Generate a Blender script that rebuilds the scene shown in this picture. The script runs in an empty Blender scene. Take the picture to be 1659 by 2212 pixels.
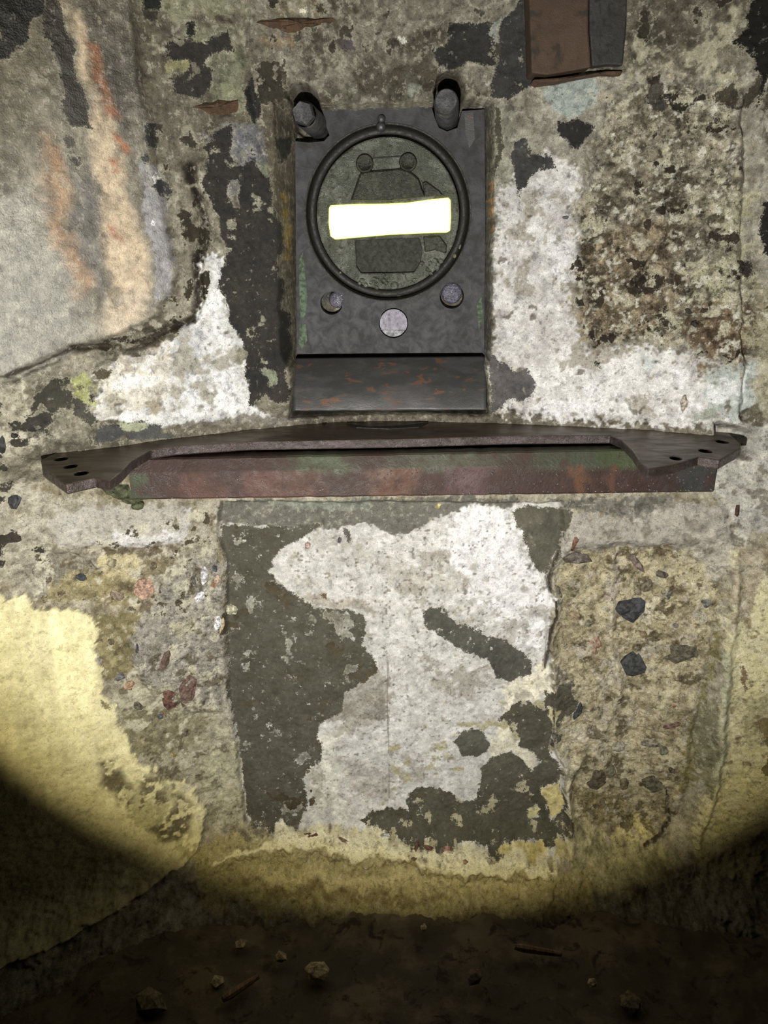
import bpy, bmesh, math, random
import numpy as np
from mathutils import Vector, noise as mnoise

random.seed(7)
SC = bpy.context.scene
COL = SC.collection

# ------------------------------------------------------------------ camera
PITCH = math.radians(18.5)
CAM = np.array([0.0, -1.10, 0.0])
FPX = 1650.0
W, H = 1659.0, 2212.0
cam_data = bpy.data.cameras.new('camera')
cam_data.sensor_fit = 'VERTICAL'
cam_data.sensor_height = 24.0
cam_data.lens = 24.0 * FPX / H
cam_data.clip_start = 0.01
cam = bpy.data.objects.new('camera', cam_data)
COL.objects.link(cam)
cam.location = CAM
cam.rotation_euler = (math.pi / 2 - PITCH, 0, 0)
SC.camera = cam


def ray(px, py):
    a, b = (px - W / 2) / FPX, -(py - H / 2) / FPX
    return np.array([a, math.cos(PITCH) + b * math.sin(PITCH), -math.sin(PITCH) + b * math.cos(PITCH)])


def at(px, py, Y):
    """the point of the place at depth Y seen at a position of the photograph"""
    d = ray(px, py)
    return CAM + d * ((Y - CAM[1]) / d[1])


def on_level(px, py, Z):
    d = ray(px, py)
    return CAM + d * ((Z - CAM[2]) / d[2])


# ------------------------------------------------------------------ world, torch, exposure
world = bpy.data.worlds.new('world')
SC.world = world
world.use_nodes = True
world.node_tree.nodes['Background'].inputs[0].default_value = (1.0, 0.93, 0.82, 1)
world.node_tree.nodes['Background'].inputs[1].default_value = 0.0011


def torch_beam(name, loc, target, watts, color, size_deg, blend, radius):
    l = bpy.data.lights.new(name, 'SPOT')
    l.energy = watts
    l.color = color
    l.spot_size = math.radians(size_deg)
    l.spot_blend = blend
    l.shadow_soft_size = radius
    o = bpy.data.objects.new(name, l)
    COL.objects.link(o)
    o.location = loc
    o.rotation_euler = (Vector(target) - Vector(loc)).to_track_quat('-Z', 'Y').to_euler()
    return o


TORCH = (-0.05, -1.03, -0.215)
AIM = at(858, 902, 0.02)
torch_beam('torch_flood', TORCH, AIM, 24, (1.0, 0.85, 0.42), 84.5, 0.13, 0.010)
torch_beam('torch_core', TORCH, AIM, 52, (0.88, 0.92, 1.0), 84, 0.50, 0.010)

vs = SC.view_settings
vs.view_transform = 'Standard'
vs.look = 'None'
vs.gamma = 1.0
vs.exposure = 0.10
vs.use_curve_mapping = False


# ------------------------------------------------------------------ helpers
def lin(c):
    c = np.asarray(c, dtype=float) / 255.0
    return np.where(c <= 0.04045, c / 12.92, ((c + 0.055) / 1.055) ** 2.4)


def l4(c):
    r = lin(c)
    return (float(r[0]), float(r[1]), float(r[2]), 1.0)


def tag(o, label=None, category=None, group=None, kind=None):
    if label: o['label'] = label
    if category: o['category'] = category
    if group: o['group'] = group
    if kind: o['kind'] = kind
    return o


def empty(name, loc=(0, 0, 0)):
    o = bpy.data.objects.new(name, None)
    o.empty_display_size = 0.05
    COL.objects.link(o)
    o.location = loc
    return o


def link(name, me, mat=None, parent=None, smooth=False):
    o = bpy.data.objects.new(name, me)
    COL.objects.link(o)
    if mat: me.materials.append(mat)
    if parent:
        o.parent = parent
        o.matrix_parent_inverse.identity()
        o.location = -Vector(parent.location) if parent.type == 'EMPTY' else (0, 0, 0)
    if smooth:
        me.polygons.foreach_set('use_smooth', [True] * len(me.polygons))
    return o


def bm_obj(name, bm, mat, parent=None, smooth=False):
    bmesh.ops.recalc_face_normals(bm, faces=bm.faces)
    me = bpy.data.meshes.new(name)
    bm.to_mesh(me)
    bm.free()
    return link(name, me, mat, parent, smooth)


def bevel(o, w=0.002, seg=2, ang=0.6):
    m = o.modifiers.new('bevel', 'BEVEL')
    m.width = w
    m.segments = seg
    m.limit_method = 'ANGLE'
    m.angle_limit = ang
    return o


def prism(outer, holes, axis_pt, bm=None):
    """sheet with holes: outer and holes are lists of 3d points, extruded by the vector axis_pt"""
    bm = bm or bmesh.new()
    loops = []
    for loop in [outer] + list(holes):
        vsl = [bm.verts.new(Vector(p)) for p in loop]
        es = [bm.edges.new((vsl[i], vsl[(i + 1) % len(vsl)])) for i in range(len(vsl))]
        loops.append((vsl, es))
    alle = [e for _, es in loops for e in es]
    r = bmesh.ops.triangle_fill(bm, edges=alle, use_beauty=True, use_dissolve=False)
    faces = [f for f in r['geom'] if isinstance(f, bmesh.types.BMFace)]
    back = {}
    for vsl, _ in loops:
        for v in vsl:
            back[v] = bm.verts.new(v.co + Vector(axis_pt))
    for f in faces:
        bm.faces.new([back[v] for v in reversed(f.verts)])
    for vsl, _ in loops:
        n = len(vsl)
        for i in range(n):
            a, b = vsl[i], vsl[(i + 1) % n]
            bm.faces.new([a, b, back[b], back[a]])
    return bm


def circle3(c, r, n=48, rz=None):
    rz = rz or r
    return [(c[0] + r * math.cos(2 * math.pi * i / n), c[1], c[2] + rz * math.sin(2 * math.pi * i / n)) for i in range(n)]


def lathe(bm, c, axis, prof, n=32):
    """prof: list of (r, t): t along axis from c"""
    axis = Vector(axis).normalized()
    u = axis.orthogonal().normalized()
    v = axis.cross(u)
    rings = []
    for r, t in prof:
        if r < 1e-6:
            rings.append([bm.verts.new(Vector(c) + axis * t)])
        else:
            rings.append([bm.verts.new(Vector(c) + axis * t + (u * math.cos(2 * math.pi * i / n) + v * math.sin(2 * math.pi * i / n)) * r) for i in range(n)])
    for a, b in zip(rings[:-1], rings[1:]):
        for i in range(n):
            j = (i + 1) % n
            if len(a) == 1 and len(b) == 1: continue
            if len(a) == 1: bm.faces.new([a[0], b[j], b[i]])
            elif len(b) == 1: bm.faces.new([a[i], a[j], b[0]])
            else: bm.faces.new([a[i], a[j], b[j], b[i]])
    return bm


# ------------------------------------------------------------------ materials
class NT:
    def __init__(self, name):
        self.m = bpy.data.materials.new(name)
        self.m.use_nodes = True
        self.t = self.m.node_tree
        self.bsdf = self.t.nodes['Principled BSDF']
        self.tc = self.t.nodes.new('ShaderNodeTexCoord').outputs['Object']

    def n(self, typ, **kw):
        nd = self.t.nodes.new(typ)
        for k, v in kw.items(): setattr(nd, k, v)
        return nd

    def L(self, a, b): self.t.links.new(a, b)

    def noise(self, scale, detail=4, rough=0.6, vec=None, dist=0.0):
        nd = self.n('ShaderNodeTexNoise')
        nd.inputs['Scale'].default_value = scale
        nd.inputs['Detail'].default_value = detail
        nd.inputs['Roughness'].default_value = rough
        nd.inputs['Distortion'].default_value = dist
        self.L(vec or self.tc, nd.inputs['Vector'])
        return nd.outputs['Fac']

    def math(self, op, a, b=None, c=None, clamp=False):
        nd = self.n('ShaderNodeMath', operation=op, use_clamp=clamp)
        for i, x in enumerate((a, b, c)):
            if x is None: continue
            if isinstance(x, (int, float)): nd.inputs[i].default_value = x
            else: self.L(x, nd.inputs[i])
        return nd.outputs[0]

    def ramp(self, x, a, b, lo=0.0, hi=1.0):
        nd = self.n('ShaderNodeMapRange', interpolation_type='SMOOTHSTEP')
        self.L(x, nd.inputs[0])
        for i, v in zip((1, 2, 3, 4), (a, b, lo, hi)): nd.inputs[i].default_value = v
        return nd.outputs[0]

    def mix(self, f, a, b, mode='MIX'):
        nd = self.n('ShaderNodeMix', data_type='RGBA', blend_type=mode)
        for i, x in ((0, f), (6, a), (7, b)):
            if isinstance(x, (int, float)): nd.inputs[i].default_value = x
            elif isinstance(x, (tuple, list)): nd.inputs[i].default_value = x
            else: self.L(x, nd.inputs[i])
        return nd.outputs[2]

    def attr(self, name, color=False):
        nd = self.n('ShaderNodeAttribute', attribute_name=name)
        return nd.outputs['Color' if color else 'Fac']

    def stretch(self, sx, sy, sz):
        nd = self.n('ShaderNodeMapping')
        nd.inputs['Scale'].default_value = (sx, sy, sz)
        self.L(self.tc, nd.inputs['Vector'])
        return nd.outputs[0]

    def bump(self, h, strength=0.5, dist=0.002, prev=None):
        nd = self.n('ShaderNodeBump')
        if isinstance(strength, (int, float)): nd.inputs['Strength'].default_value = strength
        else: self.L(strength, nd.inputs['Strength'])
        nd.inputs['Distance'].default_value = dist
        self.L(h, nd.inputs['Height'])
        if prev: self.L(prev, nd.inputs['Normal'])
        return nd.outputs[0]

    def finish(self, color=None, rough=None, metal=None, normal=None, spec=None):
        for v, k in ((color, 'Base Color'), (rough, 'Roughness'), (metal, 'Metallic'), (normal, 'Normal'), (spec, 'Specular IOR Level')):
            if v is None: continue
            if isinstance(v, (int, float, tuple, list)): self.bsdf.inputs[k].default_value = v
            else: self.L(v, self.bsdf.inputs[k])
        return self.m


def mat_wall():
    t = NT('old_painted_concrete')
    base = t.attr('Col', True)
    over = t.attr('Over', True)
    mask = t.attr('Mask')          # signed distance, +-1 = 8 mm
    rough = t.attr('Rough')        # 0 smooth paint .. 1 broken concrete
    wet = t.attr('Wet')

    def shifted(k):
        nd = t.n('ShaderNodeMapping')
        nd.inputs['Location'].default_value = (3.1 * k, 1.7 * k, 5.3 * k)
        t.L(t.tc, nd.inputs['Vector'])
        return nd.outputs[0]

    def scale(c, v):
        comb = t.n('ShaderNodeCombineColor')
        for i in range(3): t.L(v, comb.inputs[i])
        return t.mix(1.0, c, comb.outputs[0], 'MULTIPLY')

    n1 = t.noise(75, 6, 0.72)
    n2 = t.noise(420, 4, 0.72)
    e = t.math('ADD', mask, t.math('ADD', t.math('MULTIPLY', t.math('SUBTRACT', n1, 0.5), 1.7), t.math('MULTIPLY', t.math('SUBTRACT', n2, 0.5), 1.9)))
    # bare ground: crisp flakes of older paler and darker coats
    fl = t.noise(95, 6, 0.70, shifted(1))
    amt = t.math('ADD', 0.36, t.math('MULTIPLY', rough, 0.70))
    lightf = t.math('MULTIPLY', t.ramp(fl, 0.555, 0.60), amt)
    darkf = t.math('MULTIPLY', t.ramp(fl, 0.445, 0.40), amt)
    c = t.mix(t.math('MULTIPLY', lightf, 0.38), base, (0.60, 0.57, 0.48, 1))
    c = scale(c, t.math('SUBTRACT', 1.0, t.math('MULTIPLY', darkf, 0.52)))
    # pale rim where a coat has broken off
    rim = t.ramp(t.math('ABSOLUTE', t.math('ADD', e, 0.22)), 0.26, 0.10)
    c = t.mix(t.math('MULTIPLY', t.math('MULTIPLY', rim, t.ramp(n1, 0.42, 0.60)), 0.30), c, (0.50, 0.48, 0.37, 1))
    f = t.ramp(e, -0.10, 0.12)
    ov = t.mix(t.math('MULTIPLY', t.ramp(fl, 0.60, 0.67), 0.45), over, (0.30, 0.29, 0.25, 1))
    c = t.mix(f, c, ov)
    # fine grain
    g = t.noise(650, 3, 0.78)
    g2 = t.noise(170, 4, 0.70, shifted(2))
    gr = t.math('MULTIPLY', t.math('ADD', t.math('MULTIPLY', t.math('SUBTRACT', g, 0.5), 1.9), t.math('MULTIPLY', t.math('SUBTRACT', g2, 0.5), 1.5)), t.math('ADD', 0.45, t.math('MULTIPLY', rough, 0.8)))
    c = scale(c, t.math('ADD', 1.0, gr))
    # specks: pits with dirt
    sp = t.noise(240, 3, 0.6)
    spots = t.ramp(sp, 0.645, 0.69)
    c = t.mix(t.math('MULTIPLY', spots, t.math('ADD', 0.22, t.math('MULTIPLY', rough, 0.6))), c, (0.035, 0.028, 0.02, 1))
    h = t.math('ADD', t.math('MULTIPLY', f, 0.5), t.math('ADD', t.math('MULTIPLY', n2, 0.9), t.math('SUBTRACT', t.math('ADD', g, t.math('MULTIPLY', fl, 1.2)), spots)))
    nrm = t.bump(h, t.math('ADD', 0.25, t.math('MULTIPLY', rough, 0.5)), 0.0025)
    glint = t.noise(420, 2, 0.5)
    nrm = t.bump(glint, t.math('MULTIPLY', wet, 0.7), 0.0014, nrm)
    r = t.math('SUBTRACT', 0.80, t.math('MULTIPLY', wet, 0.53))
    return t.finish(c, r, 0.0, nrm, t.math('ADD', 0.25, t.math('MULTIPLY', wet, 0.75)))


def mat_steel(name, a, b, dirt, scale=30, rough=(0.35, 0.6), metal=0.4, bstr=0.35, wear=(0.45, 0.6), dirt_at=(0.55, 0.66), stretch=None, grain=0.5):
    t = NT(name)
    vec = t.stretch(*stretch) if stretch else None
    n1 = t.noise(scale, 6, 0.65, vec)
    n2 = t.noise(scale * 2.7, 5, 0.65, vec, 0.6)
    n3 = t.noise(520, 4, 0.7)
    c = t.mix(t.ramp(n1, *wear), l4(a), l4(b))
    c = t.mix(t.ramp(n2, *dirt_at), c, l4(dirt))
    v = t.math('ADD', 1.0 - grain / 2, t.math('MULTIPLY', n3, grain))
    comb = t.n('ShaderNodeCombineColor')
    for i in range(3): t.L(v, comb.inputs[i])
    c = t.mix(1.0, c, comb.outputs[0], 'MULTIPLY')
    h = t.math('ADD', t.math('MULTIPLY', n3, 0.6), n2)
    nrm = t.bump(h, bstr, 0.002)
    return t.finish(c, t.ramp(n2, 0.35, 0.65, *rough), metal, nrm, 0.5)


M = {}
M['wall'] = mat_wall()
M['frame'] = mat_steel('weathered_gunmetal_paint', (38, 38, 41), (49, 49, 55), (32, 31, 29), 22, (0.58, 0.72), 0.0, 0.3, dirt_at=(0.5, 0.75))
M['disc'] = mat_steel('greenish_cast_steel', (72, 75, 66), (98, 101, 93), (50, 50, 41), 45, (0.22, 0.45), 0.4, 0.8)
M['disc_dark'] = mat_steel('oiled_dark_steel', (38, 39, 30), (52, 52, 41), (26, 26, 19), 60, (0.22, 0.45), 0.4, 0.6)
M['disc_black'] = mat_steel('recess_shade_steel', (30, 30, 21), (38, 38, 27), (20, 20, 14), 60, (0.55, 0.75), 0.0, 0.5)  # for the recess floor: its shade is put into the colour
M['groove'] = mat_steel('shade_black', (15, 15, 9), (18, 18, 11), (10, 10, 7), 60, (0.5, 0.7), 0.0, 0.3)  # dark of groove, holes and crack put into the colour
M['bolt'] = mat_steel('dull_bolt_steel', (74, 74, 78), (96, 96, 100), (52, 50, 48), 80, (0.35, 0.5), 0.5, 0.25)
M['bolt_bright'] = mat_steel('wet_bolt_steel', (120, 118, 135), (150, 148, 165), (60, 56, 62), 140, (0.12, 0.3), 0.6, 0.9)
M['screw'] = mat_steel('pale_screw_steel', (112, 108, 122), (132, 127, 143), (84, 80, 90), 60, (0.5, 0.6), 0.1, 0.15)
M['sill'] = mat_steel('chipped_black_paint_on_rust', (62, 61, 62), (74, 72, 74), (98, 70, 56), 24, (0.4, 0.6), 0.1, 0.3, dirt_at=(0.60, 0.63), stretch=(0.45, 1, 1.2))
M['plate'] = mat_steel('dark_brown_plate', (76, 61, 48), (92, 75, 60), (56, 45, 36), 18, (0.3, 0.5), 0.2, 0.3, stretch=(0.4, 1, 1))
M['edge'] = mat_steel('wet_rusty_edge', (58, 48, 46), (76, 66, 68), (40, 35, 32), 60, (0.2, 0.42), 0.25, 0.7, stretch=(0.5, 1, 1))
M['cover'] = mat_steel('brown_rusted_sheet', (64, 48, 36), (72, 55, 42), (46, 39, 34), 12, (0.6, 0.8), 0.1, 0.5)
M['rustbar'] = mat_steel('flaking_rust', (66, 48, 34), (84, 62, 44), (42, 34, 26), 60, (0.7, 0.9), 0.0, 0.8)
M['black'] = mat_steel('black_pitch', (38, 37, 36), (48, 46, 45), (28, 27, 26), 40, (0.6, 0.8), 0.0, 0.5)


def mat_stone(name, c, d=None):
    t = NT(name)
    n1 = t.noise(160, 5, 0.7)
    d = d or tuple(int(x * 0.6) for x in c)
    col = t.mix(t.ramp(n1, 0.35, 0.65), l4(d), l4(tuple(min(255, x * 1.15) for x in c)))
    return t.finish(col, 0.75, 0.0, t.bump(n1, 0.6, 0.003), 0.3)


STONES = {}


def muted(c, k=0.35):
    g = sum(c) / 3
    return tuple(int(x + (g - x) * k) for x in c)


def stone_mat(c):
    k = muted(c)
    if k not in STONES:
        STONES[k] = mat_stone('stone_%02x%02x%02x' % k, k)
    return STONES[k]


def mat_glow():
    t = NT('daylit_glass')
    u = t.attr('Edge')
    n1 = t.noise(120, 4, 0.65)
    e = t.math('ADD', u, t.math('MULTIPLY', t.math('SUBTRACT', n1, 0.5), 1.0))
    c = t.mix(t.ramp(e, 0.05, 0.6), (0.50, 0.48, 0.05, 1), (1.0, 0.98, 0.78, 1))
    t.L(c, t.bsdf.inputs['Emission Color'])
    t.bsdf.inputs['Emission Strength'].default_value = 3.6
    return t.finish((0.8, 0.8, 0.6, 1), 0.2)


M['glow'] = mat_glow()

# ------------------------------------------------------------------ the wall as a relief over (X, Z)
STEP = 0.0015
X0, X1, Z0, Z1 = -0.72, 0.72, -1.10, 0.48
NX, NZ = int((X1 - X0) / STEP) + 1, int((Z1 - Z0) / STEP) + 1
xs = X0 + np.arange(NX) * STEP
zs = Z0 + np.arange(NZ) * STEP
XX, ZZ = np.meshgrid(xs, zs)            # [z, x]
XX = XX.astype(np.float32)
ZZ = ZZ.astype(np.float32)
rng = np.random.default_rng(11)


def vnoise(cell, cellz=None):
    """smooth value noise in -1..1, feature size cell (m)"""
    cellz = cellz or cell
    nx, nz = int((X1 - X0) / cell) + 4, int((Z1 - Z0) / cellz) + 4
    g = rng.uniform(-1, 1, (nz, nx)).astype(np.float32)
    fx = (xs - X0) / cell + rng.uniform(0, 1)
    fz = (zs - Z0) / cellz + rng.uniform(0, 1)
    ix, iz = fx.astype(int), fz.astype(int)
    tx, tz = (fx - ix).astype(np.float32), (fz - iz).astype(np.float32)
    tx = tx * tx * (3 - 2 * tx)
    tz = tz * tz * (3 - 2 * tz)
    a = g[iz][:, ix] * (1 - tx) + g[iz][:, ix + 1] * tx
    b = g[iz + 1][:, ix] * (1 - tx) + g[iz + 1][:, ix + 1] * tx
    return a * (1 - tz)[:, None] + b * tz[:, None]


def fbm(cell, octaves=4, gain=0.55, aspect=1.0):
    s, amp, tot = 0, 1.0, 0
    for i in range(octaves):
        s = s + amp * vnoise(cell, cell * aspect)
        tot += amp
        amp *= gain
        cell *= 0.5
        if cell < STEP * 1.5: break
    return (s / tot).astype(np.float32)


WARPX, WARPZ = fbm(0.035, 5, 0.6), fbm(0.035, 5, 0.6)


def sstep(x, a, b):
    t = np.clip((x - a) / (b - a), 0, 1)
    return t * t * (3 - 2 * t)


def sdf(poly, warp=0.0, pad=0.03):
    """signed distance (+ inside) of a closed outline [(x, z)...]; returns slices and array"""
    P = np.asarray(poly, dtype=np.float32)
    lo, hi = P.min(0) - pad, P.max(0) + pad
    i0, i1 = max(0, int((lo[0] - X0) / STEP)), min(NX, int((hi[0] - X0) / STEP) + 2)
    j0, j1 = max(0, int((lo[1] - Z0) / STEP)), min(NZ, int((hi[1] - Z0) / STEP) + 2)
    if i1 <= i0 or j1 <= j0: return None
    sl = (slice(j0, j1), slice(i0, i1))
    x = XX[sl] + warp * WARPX[sl] * 2
    z = ZZ[sl] + warp * WARPZ[sl] * 2
    d2 = np.full(x.shape, 1e9, np.float32)
    ins = np.zeros(x.shape, bool)
    n = len(P)
    for k in range(n):
        ax, az = P[k]
        bx, bz = P[(k + 1) % n]
        ex, ez = bx - ax, bz - az
        L2 = ex * ex + ez * ez + 1e-12
        px, pz = x - ax, z - az
        t = np.clip((px * ex + pz * ez) / L2, 0, 1)
        d2 = np.minimum(d2, (px - t * ex) ** 2 + (pz - t * ez) ** 2)
        if az != bz:
            c = ((az > z) != (bz > z)) & (x < (bx - ax) * (z - az) / (bz - az) + ax)
            ins ^= c
    d = np.sqrt(d2)
    return sl, np.where(ins, d, -d)


def sdf_line(pts, warp=0.0, pad=0.03):
    P = np.asarray(pts, dtype=np.float32)
    lo, hi = P.min(0) - pad, P.max(0) + pad
    i0, i1 = max(0, int((lo[0] - X0) / STEP)), min(NX, int((hi[0] - X0) / STEP) + 2)
    j0, j1 = max(0, int((lo[1] - Z0) / STEP)), min(NZ, int((hi[1] - Z0) / STEP) + 2)
    if i1 <= i0 or j1 <= j0: return None
    sl = (slice(j0, j1), slice(i0, i1))
    x = XX[sl] + warp * WARPX[sl] * 2
    z = ZZ[sl] + warp * WARPZ[sl] * 2
    d2 = np.full(x.shape, 1e9, np.float32)
    for (ax, az), (bx, bz) in zip(P[:-1], P[1:]):
        ex, ez = bx - ax, bz - az
        L2 = ex * ex + ez * ez + 1e-12
        t = np.clip(((x - ax) * ex + (z - az) * ez) / L2, 0, 1)
        d2 = np.minimum(d2, (x - ax - t * ex) ** 2 + (z - az - t * ez) ** 2)
    return sl, np.sqrt(d2)


# --- large shape: a concave niche wall, upper half set back, lower half, foot
PLATE_Z = -0.25
axl = np.clip(-XX, 0, None)
axr = np.clip(XX, 0, None)
up = 0.12 - 0.22 * (axl / 0.43) ** 1.6 - 0.10 * (axr / 0.49) ** 1.7
low = -0.60 * (np.sqrt(np.clip(axl - 0.25, 0, None) ** 2 + 0.03 ** 2) - 0.03) * (axl > 0.25) \
      - 0.30 * (np.sqrt(np.clip(axr - 0.40, 0, None) ** 2 + 0.03 ** 2) - 0.03) * (axr > 0.40)
tw = 0.16 * sstep(np.abs(XX + 0.0), 0.40, 0.50)
tt = sstep(ZZ, PLATE_Z - 0.012 - tw, PLATE_Z - 0.002 + tw)
D = low * (1 - tt) + up * tt
# rounded lip of the upper wall just over the plate
D -= 0.012 * np.exp(-((ZZ - PLATE_Z) / 0.022) ** 2) * sstep(ZZ, PLATE_Z - 0.010, PLATE_Z - 0.002) * (1 - sstep(np.abs(XX), 0.36, 0.44))
# foot: rubble slope
foot = np.clip((-0.93 - ZZ) / 0.11, 0, 1.4)
D -= 0.10 * foot ** 1.7
# gentle unevenness
D += 0.006 * fbm(0.16, 3)


def lookup(x, z):
    fx, fz = (x - X0) / STEP, (z - Z0) / STEP
    i, j = int(min(max(fx, 0), NX - 2)), int(min(max(fz, 0), NZ - 2))
    return float(D[j, i])


def cast(px, py):
    """where a line of sight meets the wall relief"""
    d = ray(px, py)
    ys = np.arange(-0.5, 0.30, 0.004)
    P = CAM[None, :] + d[None, :] * ((ys - CAM[1]) / d[1])[:, None]
    i = np.clip(((P[:, 0] - X0) / STEP).astype(int), 0, NX - 1)
    j = np.clip(((P[:, 2] - Z0) / STEP).astype(int), 0, NZ - 1)
    hit = np.nonzero(ys >= D[j, i])[0]
    k = hit[0] if len(hit) else len(ys) - 1
    return P[k]


def trace(pts):
    return [(p[0], p[2]) for p in (cast(*q) for q in pts)]


def flat(pts, Y):
    return [(p[0], p[2]) for p in (at(q[0], q[1], Y) for q in pts)]


# --- port recess with splayed cheeks
outer = flat([(598, 225), (1066, 215), (1060, 770), (1050, 800), (632, 800), (610, 760)], 0.115)
inner = flat([(640, 232), (1046, 232), (1046, 775), (640, 775)], 0.17)
sl, so = sdf(outer, 0.002, 0.06)
si = np.full_like(D, -1.0)
s2, a2 = sdf(inner, 0.0, 0.08)
si[s2] = a2
si = si[sl]
t = np.where(so <= 0, 0, np.where(si >= 0, 1, so / np.maximum(so - si, 1e-6)))
D[sl] = D[sl] * (1 - t) + 0.192 * t
# bed of the sill below the port
sl, s = sdf(flat([(637, 765), (1049, 765), (1052, 890), (632, 892)], 0.125), 0.0)
D[sl] = np.maximum(D[sl], D[sl] + (0.20 - D[sl]) * sstep(s, -0.001, 0.004))
# bed of the steel beam
k = sstep(ZZ, -0.316, -0.307) * (1 - sstep(ZZ, PLATE_Z - 0.004, PLATE_Z)) * sstep(XX, -0.348, -0.336) * (1 - sstep(XX, 0.455, 0.47))
D = D * (1 - k) + np.maximum(D, 0.05) * k
# pits around the two upper bolts
for pts in ([(628, 215), (640, 195), (662, 190), (685, 205), (693, 235), (700, 270), (712, 292), (700, 300), (660, 296), (632, 270)],
            [(937, 200), (945, 170), (965, 160), (990, 168), (999, 195), (998, 250), (995, 275), (965, 285), (942, 270)]):
    sl, s = sdf(flat(pts, 0.13), 0.0)
    D[sl] = np.maximum(D[sl], D[sl] + (0.21 - D[sl]) * sstep(s, -0.002, 0.003))

ROUGH = np.full_like(D, 0.5)
WET = np.zeros_like(D)


def raise_(poly, h, edge=0.004, warp=0.003, rough=None):
    r = sdf(poly, warp)
    if r is None: return
    sl, s = r
    k = sstep(s, -edge, edge)
    D[sl] -= h * k
    if rough is not None: ROUGH[sl] = ROUGH[sl] * (1 - k) + rough * k


def groove(pts, depth, width, warp=0.002):
    r = sdf_line(trace(pts), warp)
    if r is None: return
    sl, d = r
    D[sl] += depth * np.exp(-(d / width) ** 2)


# traced outlines (positions of the photograph cast onto the relief)
PANEL = [(-350, 860), (0, 815), (27, 815), (51, 796), (102, 772), (157, 749), (219, 733), (270, 713), (313, 702), (345, 682), (357, 651), (380, 619),
         (386, 588), (372, 557), (368, 498), (357, 439), (347, 401), (340, 362), (335, 330), (325, 250), (305, 150), (290, 0), (280, -200), (-400, -200)]
YELLOW = [(-300, 1240), (0, 1270), (20, 1290), (60, 1275), (85, 1310), (130, 1315), (190, 1325), (212, 1340), (215, 1370), (205, 1410), (225, 1440),
          (228, 1500), (255, 1540), (262, 1570), (285, 1590), (290, 1630), (305, 1645), (345, 1660), (350, 1680), (400, 1680), (420, 1700),
          (430, 1735), (448, 1750), (440, 1780), (430, 1830), (400, 1860), (250, 1960), (-100, 2150), (-300, 2150)]
RECESS = [(478, 1085), (470, 1150), (487, 1200), (490, 1300), (488, 1400), (492, 1500), (507, 1600), (517, 1700), (527, 1775), (560, 1795), (650, 1790),
          (720, 1795), (800, 1815), (900, 1825), (1050, 1840), (1150, 1850), (1200, 1868), (1222, 1850), (1226, 1760), (1216, 1660), (1192, 1600),
          (1196, 1500), (1190, 1400), (1195, 1300), (1188, 1230), (1215, 1150), (1212, 1085)]
EXPOSED_R = [(1200, 1230), (1230, 1190), (1330, 1180), (1450, 1180), (1540, 1215), (1565, 1290), (1545, 1370), (1520, 1450), (1500, 1530), (1482, 1620),
             (1478, 1700), (1450, 1790), (1400, 1830), (1330, 1815), (1235, 1780), (1228, 1650), (1205, 1600), (1200, 1500), (1205, 1400)]
BROKEN_UR = [(1260, 440), (1300, 250), (1400, 160), (1590, 190), (1600, 300), (1615, 520), (1640, 640), (1655, 700), (1640, 770), (1500, 780), (1430, 742),
             (1270, 735), (1255, 680), (1260, 620), (1230, 590), (1250, 520)]
BAND_L = [(130, 1180), (110, 1130), (190, 1085), (400, 1090), (412, 1130), (405, 1170), (250, 1180)]
BAND_R = [(1232, 1170), (1238, 1115), (1350, 1105), (1500, 1085), (1560, 1100), (1570, 1160), (1450, 1178), (1330, 1175)]
BLOCK_L = [(300, 1340), (335, 1310), (340, 1280), (380, 1250), (420, 1200), (470, 1200), (486, 1260), (488, 1420), (480, 1530), (420, 1535), (340, 1500), (290, 1440), (290, 1380)]

TR = {k: trace(v) for k, v in dict(panel=PANEL, yellow=YELLOW, recess=RECESS, exposed=EXPOSED_R, broken=BROKEN_UR, band_l=BAND_L, band_r=BAND_R, block=BLOCK_L).items()}

rough_far = fbm(0.05, 4)
raise_(TR['broken'], -0.006, 0.012, 0.006, 1.0)
raise_(TR['panel'], 0.012, 0.0035, 0.002, 0.22)
raise_(TR['yellow'], 0.007, 0.0025, 0.003, 0.12)
raise_(TR['recess'], -0.013, 0.004, 0.002, 0.25)
raise_(TR['exposed'], -0.010, 0.010, 0.005, 0.8)
raise_(TR['band_l'], 0.010, 0.010, 0.002, 0.4)
raise_(TR['band_r'], 0.009, 0.012, 0.002, 0.4)
raise_(TR['block'], 0.008, 0.006, 0.004, 0.85)
# white-washed smooth areas
for pts in ([(440, 560), (620, 560), (625, 900), (340, 915), (210, 905), (200, 860), (330, 760), (425, 690)],
            [(1060, 330), (1230, 330), (1250, 600), (1265, 735), (1440, 748), (1640, 775), (1630, 900), (1060, 900)]):
    sl, s = sdf(trace(pts), 0.004)
    k = sstep(s, -0.01, 0.01)
    ROUGH[sl] = ROUGH[sl] * (1 - k) + 0.42 * k
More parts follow.
